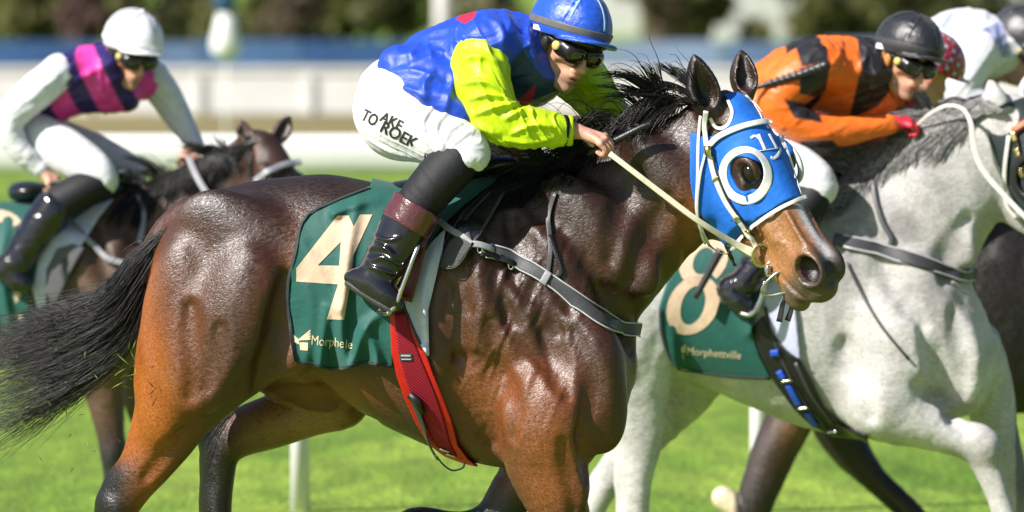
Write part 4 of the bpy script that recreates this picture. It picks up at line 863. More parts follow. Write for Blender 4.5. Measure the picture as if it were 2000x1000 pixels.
for zx in ((868, 876), (880, 886)): put('buckle', S, *rod(np.array([[zx[0]-12, float(Gw.surf(zx[0], zx[1])[0]) - 6, zx[1]-3], [zx[0]+10, float(Gw.surf(zx[0], zx[1])[0]) - 6, zx[1]+4]]), 2.6), M['metal'], gi)
# breastplate
B2 = offs(HB, 2)
bp = strap_obj('breastplate', S, B2, [(938, 482), (968, 490), (1005, 504), (1082, 546), (1160, 606), (1212, 634), (1246, 640)], 27, M['strapg'], 5, 1, n=8); tag(bp, 'dark grey breastplate strap with pale edging across the bay shoulder', 'breastplate', 'breastplates')
for s_, m_ in ((-12.5, 'edge'), (12.5, 'edge')):
    Q = spline([(948, 485), (972, 491), (1005, 504), (1082, 546), (1160, 606), (1212, 634), (1244, 640)], 4); T = nrm3(np.gradient(Q, axis=0)); strap_obj('piping', S, B2, Q + np.stack([-T[:, 1], T[:, 0]], 1) * s_, 3, M[m_], 2.5, 5.5, bp, 2)
strap_obj('webbing', S, B2, [(842, 428), (880, 448), (925, 472), (950, 484)], 13, M['silver'], 4, 15, bp); strap_obj('billet', S, B2, [(940, 486), (970, 500), (1000, 512)], 12, M['black'], 4, 8, bp)
for x, z in ((938, 478), (957, 482), (998, 510)): put('buckle', S, *rod(np.stack([circ((x, z), 5, 10, 16)[:, 0], np.full(16, float(B2.surf(x, z)[0]) - 8), circ((x, z), 5, 10, 16)[:, 1]], 1), 2.2, 6, True), M['metal'], bp)
strap_obj('neck_strap', S, B2, [(1084, 372), (1070, 425), (1074, 480), (1070, 520), (1060, 546)], 10, M['strapg'], 3, 2, bp); strap_obj('neck_strap', S, B2, [(1072, 455), (1084, 490), (1094, 520), (1090, 530), (1076, 534)], 8, M['black'], 3, 2, bp); strap_obj('keeper', S, B2, [(1072, 524), (1056, 548)], 14, M['silver'], 4, 6.5, bp)
# blue eye hood with white trim and cups
G = HB.crop((1320, -200, 150), (1620, 140, 540)).refine(); G.D = G.D - np.float32(4.5)
hoodF = G; G = G.crop((1320, -200, 150), (1620, 140, 540))
lf = lambda X, Y, Z: HH.loc(X, Y, Z)
def hcl(X, Y, Z):
    f, u, r = lf(X, Y, Z); return np.maximum(np.maximum(f - 240 - .0 * u, -(108*(f - 1.5) + 234*(u + 22)) / 258), -7 - f)
G.clip(hcl, 1.5)
for b, rr in (((0, 6, 56), (57, 52, 46)), ((-8, 18, -72), (44, 42, 40))): G.cut(fell(HH, b, rr), 2)
for q in (1, -1): G.cut(fell(HH, (159, 20, q*78), (37, 34, 60)), 2)
hood = put('eye_hood', S, *G.mesh(), M['hood']); tag(hood, 'blue fabric eye hood with white trim on the dark bay horse', 'eye hood')
H2 = hoodF
put('eye_cup', S, *ring_on(H2, (1449, 335), 42, 48, 19, 3, 0), M['white_trim'], hood)
a = np.linspace(0, 2*math.pi, 32, endpoint=False); P = np.array([HH.g(159 + 40*math.cos(t), 14 + 34*math.sin(t), -66 - 2*math.cos(2*t)) for t in a]); put('eye_cup', S, *sweep(P, np.tile(-HH.r, (32, 1)), 12, 8, True), M['white_trim'], hood)
trim = lambda path, w=7, mt='white_trim': strap_obj('trim', S, H2, path, w * .85, M[mt], 1.6, .2, hood, 5)
trim([(1364, 222), (1360, 270), (1358, 340), (1356, 400), (1366, 440), (1382, 474)], 7); trim([(1382, 474), (1400, 486), (1420, 487), (1442, 458), (1470, 428), (1510, 400), (1545, 383), (1566, 376)], 9)
trim([(1382, 226), (1392, 243), (1405, 246), (1418, 236), (1424, 214), (1416, 192)], 8); trim([(1452, 184), (1470, 200), (1484, 218)], 6); trim([(1464, 196), (1476, 215), (1482, 228)], 2)
trim([(1521, 262), (1534, 300), (1546, 340), (1556, 374)], 7)
for P, w in [([(1459, 264), (1467, 260), (1476, 266), (1479, 271)], 5), ([(1474, 257), (1479, 270), (1487, 288)], 7), ([(1495, 257), (1502, 270), (1510, 285)], 7), ([(1517, 285), (1511, 297), (1502, 303), (1497, 300)], 6), ([(1513, 256), (1519, 270), (1527, 286)], 7), ([(1519, 268), (1525, 262), (1529, 264)], 5), ([(1490, 241), (1494, 246)], 6)]: put('letter', S, *strap(H2, P, w, 1.2, .2, 5), M['white_trim'], hood)
trim([(1474, 289), (1495, 286), (1512, 284)], 2)
# bridle
H3 = offs(HB, 7)
br = strap_obj('bridle', S, H3, [(1377, 283), (1400, 261), (1440, 243), (1480, 234), (1494, 234), (1502, 236)], 12, M['white_strap'], 3, .5); tag(br, 'white race bridle with cream reins on the bay horse with the hood', 'bridle', 'bridles')
strap_obj('crown_strap', S, H3, [(1374, 212), (1372, 240), (1376, 284)], 10, M['white_strap'], 3, .5, br); strap_obj('cheekpiece', S, H3, [(1380, 292), (1391, 340), (1412, 388), (1440, 428), (1462, 462), (1474, 480)], 10, M['white_strap'], 3, .5, br)
strap_obj('cheek_edge', S, H3, [(1388, 296), (1398, 338), (1420, 386), (1448, 426), (1468, 456)], 2.5, M['black'], 3, 2, br); strap_obj('throat_lash', S, H3, [(1374, 292), (1362, 340), (1357, 400), (1366, 450), (1374, 470)], 5, M['white_strap'], 2, .5, br)
put('buckle', S, *rod(np.array([[1377, float(H3.surf(1377, 284)[0]) - 7, 280], [1378, float(H3.surf(1378, 296)[0]) - 7, 298]]), [8, 7]), M['brass'], br)
for x, z in ((1392, 343), (1432, 418), (1452, 448)): strap_obj('keeper', S, H3, [(x-7, z+4), (x+7, z-4)], 5, M['brass'], 5, 2, br)
ym = float(HB.surf(1480, 490)[0]) - 10
bit_ring(S, (1481, 490), ym, 19, 3.6, M['brass'], 'bit_ring', br); bit_ring(S, (1496, 520), ym - 4, 8, 3, M['metal'], 'bit_ring', br)
P = spline([A(1536, ym - 6, 512), A(1508, ym - 14, 524), A(1488, ym - 16, 542), A(1480, ym - 14, 558), A(1492, ym - 10, 567), A(1520, ym - 8, 562), A(1538, ym - 4, 556)], 6); put('bit_cheek', S, *rod(P, 3), M['metal'], br)
P = spline([A(1492, ym - 8, 508), A(1490, ym - 12, 530)], 4); put('bit_link', S, *rod(P, 3), M['metal'], br)
hand_p = A(1188, -150, 294)
for nm, P in (('rein', [hand_p, A(1230, -150, 326), A(1290, -140, 372), A(1360, -128, 424), A(1430, ym - 16, 468), A(1470, ym - 4, 488)]),):
    P = spline(P, 8); put(nm, S, *sweep(P, np.tile(nrm(A(.2, -1, -.35)), (len(P), 1)), np.interp(np.linspace(0, 1, len(P)), [0, .75, .95, 1], [11, 12, 19, 14]), 3), M['cream_strap'], br)
P = spline([A(1232, 110, 262), A(1330, 96, 400), A(1470, 60, 500), A(1520, 40, 520)], 8); put('rein', S, *sweep(P, np.tile(A(0, 1, -.2), (len(P), 1)), 11, 3), M['cream_strap'], br)
strap_obj('chin_strap', S, offs(HB, 2), [(1416, 470), (1422, 490), (1432, 510)], 12, M['black'], 4, 1, br)
for k_, P in enumerate(([(1534, 556), (1522, 580), (1514, 618)], [(1537, 556), (1538, 590), (1530, 616)])):
    P = spline([A(x, ym + 6 + 6*k_, z) for x, z in P], 6); put('tongue_tie', S, *sweep(P, np.tile(A(-.3, -1, 0), (len(P), 1)), np.linspace(6, 12, len(P)), 2), M['black'], br)
# ------------------------------------------------------------------ the jockey in blue and lime
def main_jockey():
    S = SM; root = empty('person', Vector(S.w(A(800, 0, 330))[0]), 'crouching jockey in blue and lime silks and blue cap on the leading horse', 'person', 'jockeys in the race')
    H = Frame((1096, -18, 82), (.63, -.66, .40), (.34, -.10, -.92), .70)
    B = Field((690, -270, -60), (1270, 210, 640), 2.5)
    human_head(B, H)
    B.add(tube([(800, 0, 190, 62), (880, 0, 140, 58), (960, 2, 112, 60), (1030, 6, 105, 48)], 3, 1.3), 14); B.add(cone((945, -88, 105), (1085, 92, 128), 38, 36), 12)
    B.add(tube([(935, -100, 105, 34), (952, -136, 175, 30), (972, -146, 238, 27), (1040, -140, 250, 25), (1112, -124, 252, 18)], 3), 6); B.add(tube([(1090, 100, 130, 34), (1150, 118, 180, 30), (1185, 112, 215, 26), (1228, 86, 246, 18)], 3), 6)
    B.add(tube([(790, -80, 205, 62), (850, -135, 252, 46), (905, -172, 288, 38), (860, -186, 340, 38), (806, -198, 398, 34), (770, -204, 460, 26), (740, -212, 520, 24), (770, -226, 575, 18)], 3), 8)
    B.add(tube([(800, 80, 205, 60), (900, 130, 265, 46), (1010, 165, 305, 40), (930, 186, 360, 36), (850, 196, 430, 32), (800, 204, 520, 24)], 3), 8)
    fist(B, (1122, -124, 251), (1178, -132, 270), (-.55, -.78, .28), .60); fist(B, (1226, 86, 246), (1268, 70, 262), (-.5, .8, .3), .56)
    V, Q = B.mesh(); C = head_colors(V, H, .55); hand = sstep(1100, 1120, V[:, 0]) * sstep(205, 215, V[:, 2]); C = mixc(C, A(.58, .32, .23), hand)
    C = mixc(C, A(.62, .25, .18), hand * .5 * (vnoise(V * .07) > .2)); put('body', S, V, Q, M['skin'], root, C)
    # satin shirt
    B = Field((735, -200, -40), (1180, 190, 290), 2.5)
    B.add(tube([(792, 0, 152, 50), (835, 0, 135, 66), (890, 2, 116, 76), (960, 4, 98, 80), (1010, 6, 100, 70)], 4, 1.42), 12); B.add(cone((948, -92, 92), (1095, 100, 122), 62, 56), 26); B.add(ell((1030, 10, 150), (72, 96, 62)), 24)
    B.add(cone((1018, 4, 80), (1052, -6, 82), 50, 40), 14); B.add(tube([(778, -110, 160, 22), (808, -140, 178, 27), (852, -158, 194, 27), (900, -158, 222, 24), (942, -130, 244, 14)], 4), 26); B.add(tube([(782, -70, 132, 46), (830, -100, 150, 46), (885, -110, 172, 44)], 4), 24); B.add(tube([(850, 60, 200, 30), (930, 80, 235, 24)], 4), 20)
    B.cut(fell(H, (0, -20, 0), (74, 120, 66)), 3)
    V, Q = B.mesh(); n = B.grad(V); V = folds(V, n, (1, .2, -.35), 5.5, 34); n = B.grad(V); V = folds(V, n, (.45, .1, 1), 2.4, 26)
    for P, wd, am in [([(985, 20), (1000, 60), (1030, 90), (1050, 130)], 7, 7), ([(945, 25), (975, 50), (985, 90)], 7, 6), ([(1035, 35), (1030, 70), (1045, 110)], 6, 6), ([(775, 110), (830, 100), (885, 105)], 7, 5), ([(765, 140), (820, 140), (870, 165)], 8, 6), ([(835, 195), (830, 165), (845, 140)], 8, 9), ([(870, 215), (878, 180), (886, 150)], 8, 7), ([(800, 78), (850, 62), (900, 50)], 7, 5), ([(785, 170), (815, 178), (828, 195)], 6, 7)]: V = crease(V, n, P, wd, am)
    blue = A(.008, .058, .50); C = np.tile(blue, (len(V), 1)); crim = A(.42, .012, .055); shade_blue = A(.004, .03, .085)
    X, Y, Z = V.T; pin = lambda P: sstep(1.2, -1.2, polysd(P, X, Z))
    C = mixc(C, shade_blue, pin([(1000, 120), (1020, 95), (1060, 150), (1120, 160), (1120, 225), (990, 225)])); C = mixc(C, crim, pin([(1006, 200), (1046, 163), (1042, 186), (1036, 214), (1005, 220)])); C = mixc(C, crim, pin([(1050, 212), (1086, 184), (1090, 205), (1070, 225)]))  # darker blue below the neck paints in the shade on the chest
    C = mixc(C, crim, pin([(890, 38), (905, 20), (938, 8), (925, 36), (908, 46)])); C = mixc(C, crim, pin([(905, 236), (932, 228), (960, 262), (920, 262)]))
    put('shirt', S, V, Q, M['silk'], root, C)
    # sleeves
    def sleeve(lo, hi, pts, axis, creases, amp):
        B = Field(lo, hi, 2.5); B.add(tube(pts, 5, 1.0), 6); V, Q = B.mesh(); n = B.grad(V); V = folds(V, n, axis, amp * 1.5, 19); n = B.grad(V)
        for P, wd, am in creases: V = crease(V, n, P, wd, am * 1.25)
        o = put('sleeve', S, V, Q, M['lime'], root); return o, B
    o, sl = sleeve((860, -230, 20), (1130, -50, 310), [(938, -92, 92, 44), (938, -122, 128, 55), (944, -140, 170, 54), (962, -150, 215, 50), (996, -152, 240, 43), (1050, -144, 247, 39), (1088, -132, 251, 33), (1099, -128, 252, 25)], (.5, 0, 1),
        [([(905, 160), (945, 158), (990, 182)], 6, 9), ([(920, 190), (955, 182), (1000, 196)], 5, 8), ([(930, 218), (970, 205), (1012, 200)], 6, 8), ([(985, 228), (1020, 214), (1062, 218)], 6, 7), ([(900, 120), (930, 108), (975, 120)], 6, 6), ([(1000, 255), (1040, 240), (1080, 244)], 5, 6), ([(985, 268), (1030, 272), (1078, 266)], 5, 5), ([(898, 90), (930, 80), (972, 96)], 5, 4), ([(912, 205), (940, 240), (972, 258)], 6, 6)], 3.6)
    sleeve((1040, -20, 60), (1260, 190, 290), [(1105, 96, 130, 55), (1140, 112, 160, 52), (1168, 114, 195, 44), (1196, 104, 220, 34), (1218, 92, 238, 26)], (.6, 0, .8), [([(1110, 170), (1140, 160), (1180, 165)], 6, 6), ([(1130, 210), (1160, 190), (1195, 190)], 6, 7), ([(1150, 228), (1180, 212), (1205, 212)], 5, 6)], 3.2)
    c = np.array([A(1096, -130, 251), A(1104, -127, 252)]); put('wrist_band', S, *rod(np.array([A(1092, -130, 251), A(1103, -127, 252)]), 31, 24), M['legging'], root)
    B = Field((1088, -165, 215), (1136, -90, 290), 2); 
    for i in range(26):
        t = i / 26 * 2 * math.pi; p = A(1111, -125, 252) + A(-.2 * math.sin(t) * 4, math.cos(t) * 23, math.sin(t) * 25); B.add(ell(p, (8, 6, 4.5) if abs(math.sin(t)) > .5 else (8, 4.5, 6)), 3)
    put('cuff', S, *B.mesh(), M['lime'], root)
    P = spline([A(1214, 84, 205), A(1224, 78, 222), A(1234, 72, 246)], 4); put('far_cuff', S, *sweep(P, np.tile(A(.2, -1, 0), (len(P), 1)), 20, 12), M['white_trim'], root)
    # breeches
    B = Field((670, -260, 70), (1060, 240, 360), 2.5)
    B.add(ell((775, 0, 200), (84, 118, 92)), 0); B.add(tube([(762, -70, 205, 70), (780, -92, 218, 84), (835, -128, 252, 67), (885, -160, 278, 54), (912, -174, 292, 46), (905, -178, 304, 44)], 4), 22); B.add(tube([(790, 80, 215, 80), (880, 120, 262, 56), (970, 155, 298, 44), (1020, 168, 310, 40)], 4), 22)
    B.add(ell((778, -96, 236), (66, 62, 70)), 30)
    B.clip(lambda X, Y, Z: np.maximum(np.minimum((Z - 318) * .86 - (X - 900) * .25, X - 832), -200) * (X < 965) - 200 * (X >= 965) + 0 * Y, 2)
    V, Q = B.mesh(); n = B.grad(V); V = folds(V, n, (1, -.2, .5), 2.0, 20); n = B.grad(V)
    for P, wd, am in [([(848, 202), (830, 232), (834, 262), (858, 300)], 5, 8), ([(876, 214), (856, 240), (858, 266), (872, 296)], 5, 8), ([(720, 270), (760, 292), (810, 306)], 4, 4), ([(745, 185), (780, 200), (800, 225)], 6, 5), ([(905, 236), (880, 252), (862, 290)], 6, 6), ([(925, 250), (905, 262), (880, 282)], 6, 5), ([(712, 190), (722, 172), (742, 160)], 5, 4), ([(700, 215), (715, 195), (728, 188)], 4, 4), ([(735, 150), (760, 150), (790, 165)], 5, 4)]: V = crease(V, n, P, wd, am)
    br = put('breeches', S, V, Q, M['white_cloth'], root)
    rot = .47; VN = (V, n)
    for w_, x, z, wd, ht in (('AKE', 741, 233, 45, 21), ('TO', 704, 232, 31, 24), ('ROEK', 742, 255, 76, 24)): textprint('lettering', S, B, w_, x, z, wd, ht, M['ink'], br, rot=rot, lift=1.8, VN=VN, bold=.014)
    # black leggings
    B = Field((740, -260, 260), (960, -110, 470), 2.5); B.add(tube([(902, -176, 298, 40), (884, -182, 318, 47), (856, -188, 348, 47), (826, -196, 384, 44), (800, -200, 420, 40), (786, -204, 450, 36)], 4), 4)
    V, Q = B.mesh(); n = B.grad(V); V = folds(V, n, (1, 0, 1), 1.0, 14); put('legging', S, V, Q, M['legging'], root)
    B = Field((780, 120, 280), (1060, 240, 560), 4); B.add(tube([(1010, 168, 308, 40), (930, 188, 362, 42), (850, 198, 432, 38), (805, 206, 500, 34)], 4), 4); put('legging', S, *B.mesh(), M['legging'], root)
    # boots
    def boot(dy, sgn):
        B = Field((655, -300, 360), (860, -130, 620), 2.5) if sgn > 0 else Field((655, 130, 360), (860, 300, 620), 4)
        q = lambda x, y, z, r: (x, y * sgn + dy, z, r)
        B.add(tube([q(796, -204, 424, 47), q(782, -208, 458, 47), q(764, -214, 492, 43), q(744, -220, 520, 38), q(730, -224, 540, 32)], 4), 4)
        B.add(tube([q(700, -222, 538, 20), q(722, -228, 548, 28), q(750, -236, 566, 27), q(772, -240, 584, 18)], 4), 12); B.add(cone(q(684, -222, 536, 0)[:3], q(720, -228, 540, 0)[:3], 10, 24), 10)
        V, Q = B.mesh(); n = B.grad(V)
        for P, wd, am in [([(722, 480), (752, 478), (776, 494)], 5, 8), ([(728, 502), (756, 496), (790, 512)], 5, 7), ([(735, 455), (760, 462), (785, 456)], 4, 5), ([(718, 512), (748, 520), (786, 530)], 4, 5), ([(742, 470), (765, 484), (770, 500)], 4, 5)]: V = crease(V, n if sgn > 0 else -n * A(1, 1, 1), P, wd, am * (sgn > 0))
        b = put('boot', S, V, Q, M['boot'], root)
        C = Field((730, -290, 350), (870, -130, 460), 2.5) if sgn > 0 else Field((730, 130, 350), (870, 290, 460), 4)
        C.add(cone(q(818, -200, 394, 0)[:3], q(795, -206, 434, 0)[:3], 51, 52)); ax = nrm(A(-23, 0, 40)); mid = A(806, 0, 415); C.clip(lambda X, Y, Z: np.abs((X - mid[0]) * ax[0] + (Z - mid[2]) * ax[2]) - 25 + 0 * Y, 3); put('boot_cuff', S, *C.mesh(), M['cuff'], b)
        So = Field((655, -300, 500), (800, -170, 620), 2.5) if sgn > 0 else Field((655, 170, 500), (800, 300, 620), 4); So.add(tube([q(682, -222, 548, 7), q(712, -230, 566, 9), q(745, -238, 586, 9), q(768, -242, 600, 7)], 4, 2.2), 2); put('sole', S, *So.mesh(), M['rubber'], b)
    boot(0, 1); boot(0, -1)
    # cap, goggles
    M['seam'] = simple('pale_seam_tape', srgb(150, 190, 225), .4)
    hl = helmet(S, H, root, A(.006, .075, .52), M['band'], badge=((-6, 24, 101), 40, 15, -.16)); goggles(S, H, root)
    G = Field(H.c - 150*H.s, H.c + 150*H.s, 2); G.add(fell(H, (84, 38, 0), (38, 17, 80)), 0); G.cut(fell(H, (30, 34, 0), (66, 40, 72)), 2); put('raised_goggles', S, *G.mesh(), M['goggle'], root)
    return H, root
JH, jock_root = main_jockey()
# stirrup and leather, whip
S = SM
P = spline([A(820, -232, 470), A(806, -244, 505), A(790, -250, 548), A(776, -252, 585), A(764, -252, 602)], 5); st = put('stirrup', S, *rod(P, 5), M['metal']); tag(st, "steel stirrup iron holding the toe of the near black boot", 'stirrup', 'stirrups')
P2 = spline([A(764, -252, 602), A(752, -236, 606), A(742, -214, 604)], 4); put('tread', S, *rod(P2, 5), M['metal'], st); P3 = spline([A(742, -214, 604), A(768, -206, 560), A(806, -214, 492), A(820, -232, 470)], 5); put('side_bar', S, *rod(P3, 5), M['metal'], st)
P = spline([A(840, -200, 400), A(834, -212, 440), A(820, -226, 474)], 5); put('stirrup_leather', S, *sweep(P, np.tile(A(0, -1, 0), (len(P), 1)), 20, 5), M['maroon'], st); P = spline([A(826, -205, 440), A(806, -205, 520), A(790, -205, 580)], 5); put('leather_flap', S, *sweep(P, np.tile(A(0, -1, 0), (len(P), 1)), 34, 4), M['maroon'], st)
wh = put('riding_whip', S, *rod(spline([A(1150, -96, 296), A(1215, -104, 262), A(1250, -100, 244), A(1268, -96, 238)], 5), [6]*0 + list(np.linspace(7, 5, 16))), M['whip']); tag(wh, "black whip handle held over the mane in the bare near hand", 'whip', 'whips')
# ------------------------------------------------------------------ a rider from a short description (px of that horse's plane)
def rider(S, sp):
    h = sp.get('h', 3.5); root = empty('person', Vector(S.w(A(*sp['seat']))[0]), sp['label'], 'person', 'jockeys in the race'); H = Frame(*sp['head']); s = H.s
    allp = np.vstack([np.array(sp[k])[:, :3] for k in ('torso', 'near_arm', 'far_arm') if k in sp] + [np.array(t)[:, :3] for t in sp['thighs']] + [np.array(t)[:, :3] for t in sp['legs']] + [H.c[None]])
    lo, hi = allp.min(0) - 110*s/.6, allp.max(0) + 110*s/.6
    B = Field(lo, hi, h); human_head(B, H); slim = lambda t, f: [(x, y, z, r*f) for x, y, z, r in t]
    B.add(tube(slim(sp['torso'], .75), 3, 1.3), 10)
    for a in ('near_arm', 'far_arm'): B.add(tube(slim(sp[a], .62), 3), 6)
    for t in sp['thighs'] + sp['legs']: B.add(tube(slim(t, .82), 3), 8)
    for wv, kn, sd in sp['hands']: fist(B, wv, kn, sd, s)
    V, Q = B.mesh(1); C = head_colors(V, H, sp.get('beard', .3)); far = np.linalg.norm(V - H.c, axis=1) > 170*s; C = mixc(C, A(.58, .32, .23), far*1.0)
    gl = sp.get('gloves')
    if gl is not None:
        for wv, kn, sd in sp['hands']: C = mixc(C, A(*gl), 1.0*(np.linalg.norm(V - A(*kn), axis=1) < 75*s))
    put('body', S, V, Q, M['skin'], root, C)
    B = Field(lo, hi, h); B.add(tube(sp['torso'], 4, sp.get('sy', 1.4)), 10)
    for c in sp.get('shoulders', []): B.add(cone(*c), 18)
    B.cut(fell(H, (0, -20, 0), (74, 120, 66)), 3); V, Q = B.mesh(); n = B.grad(V); V = folds(V, n, (1, .2, -.3), 9*s, 48*s); n = B.grad(V); V = folds(V, n, (.3, 0, 1), 5*s, 30*s); put('shirt', S, V, Q, M['silk'], root, sp['shirt'](V))
    for a in ('near_arm', 'far_arm'):
        p = np.array(sp[a]); B = Field(p[:, :3].min(0) - 75, p[:, :3].max(0) + 75, h); B.add(tube(sp[a], 4), 4); V, Q = B.mesh(); n = B.grad(V); V = folds(V, n, p[1, :3] - p[0, :3], 5*s, 28*s); put('sleeve', S, V, Q, M['silk'], root, sp['sleeve'](V))
    B = Field(lo, hi, h); B.add(ell(sp['hip'][:3], (sp['hip'][3], sp['hip'][3]*1.35, sp['hip'][3])), 0)
    for t in sp['thighs']: B.add(tube(t, 4), 14)
    V, Q = B.mesh(); n = B.grad(V); V = folds(V, n, (1, 0, .4), 3*s, 32*s); put('breeches', S, V, Q, M['white_cloth'], root)
    for t, bt in zip(sp['legs'], sp['boots']):
        p = np.array(t); B = Field(p[:, :3].min(0) - 60, p[:, :3].max(0) + 60, h); B.add(tube(t, 4), 4); put('legging', S, *B.mesh(), M['legging'], root)
        p = np.array(bt); B = Field(p[:, :3].min(0) - 60, p[:, :3].max(0) + 60, h); B.add(tube(bt, 4), 6); V, Q = B.mesh(); n = B.grad(V); V = folds(V, n, (1, .3, -.3), 6*s, 20*s); put('boot', S, V, Q, M['boot'], root)
    helmet(S, H, root, sp['cap'], sp.get('band'), seams=sp.get('seams', True), h=max(2.2, h*.7), pom=sp.get('pom', False), badge=sp.get('badge'), strapm=sp.get('earm'), plain=sp.get('plain', False))
    if not sp.get('plain'): goggles(S, H, root, h=2.2)
    return H, root
pick = lambda V, c: np.tile(A(*c), (len(V), 1))
hpin = lambda V, P, e=1.5: sstep(e, -e, polysd(P, V[:, 0], V[:, 2]))
def horse_body(S, F, label, mat, col, at_, name='racehorse', eyes=None, hooves=()):
    root = empty(name, Vector(S.w(A(at_, 0, S.zg))[0]), label, 'horse', 'horses in the race'); V, Q = F.mesh(); n = F.grad(V); V = V + n * (1.1*fbm(V*.035, 2))[:, None]
    put('body', S, V, Q, mat, root, col(V))
    if eyes is not None:
        for q in (1, -1): G = Field(eyes.g(159, 19, q*58) - 40, eyes.g(159, 19, q*58) + 40, 2.5); G.add(fell(eyes, (159, 19, q*58), (24, 19, 15))); put('eye', S, *G.mesh(), M['eye'], root)
    for c in hooves: G = Field(A(*c) - 60, A(*c) + 60, 6); G.add(cone(A(*c) - A(8, 0, 24), A(*c) + A(6, 0, 14), 22, 31)); G.clip(lambda X, Y, Z, z=c[2] + 16: Z - z + 0*X + 0*Y); put('hoof', S, *G.mesh(), M['hoof'], root)
    return root
def number(S, G, cl, polys): polyprint('numeral', S, G, polys, M['tan'], cl)
def annulus(c, ro, ri, sk=0.0, a0=0.0, a1=360.0, n=22):
    out = []; A_ = np.radians(np.linspace(a0, a1, n + 1)); q = lambda r, a: (c[0] + r[0]*math.cos(a) - sk*r[1]*math.sin(a), c[1] + r[1]*math.sin(a))
    return [[q(ro, A_[i]), q(ro, A_[i+1]), q(ri, A_[i+1]), q(ri, A_[i])] for i in range(n)]

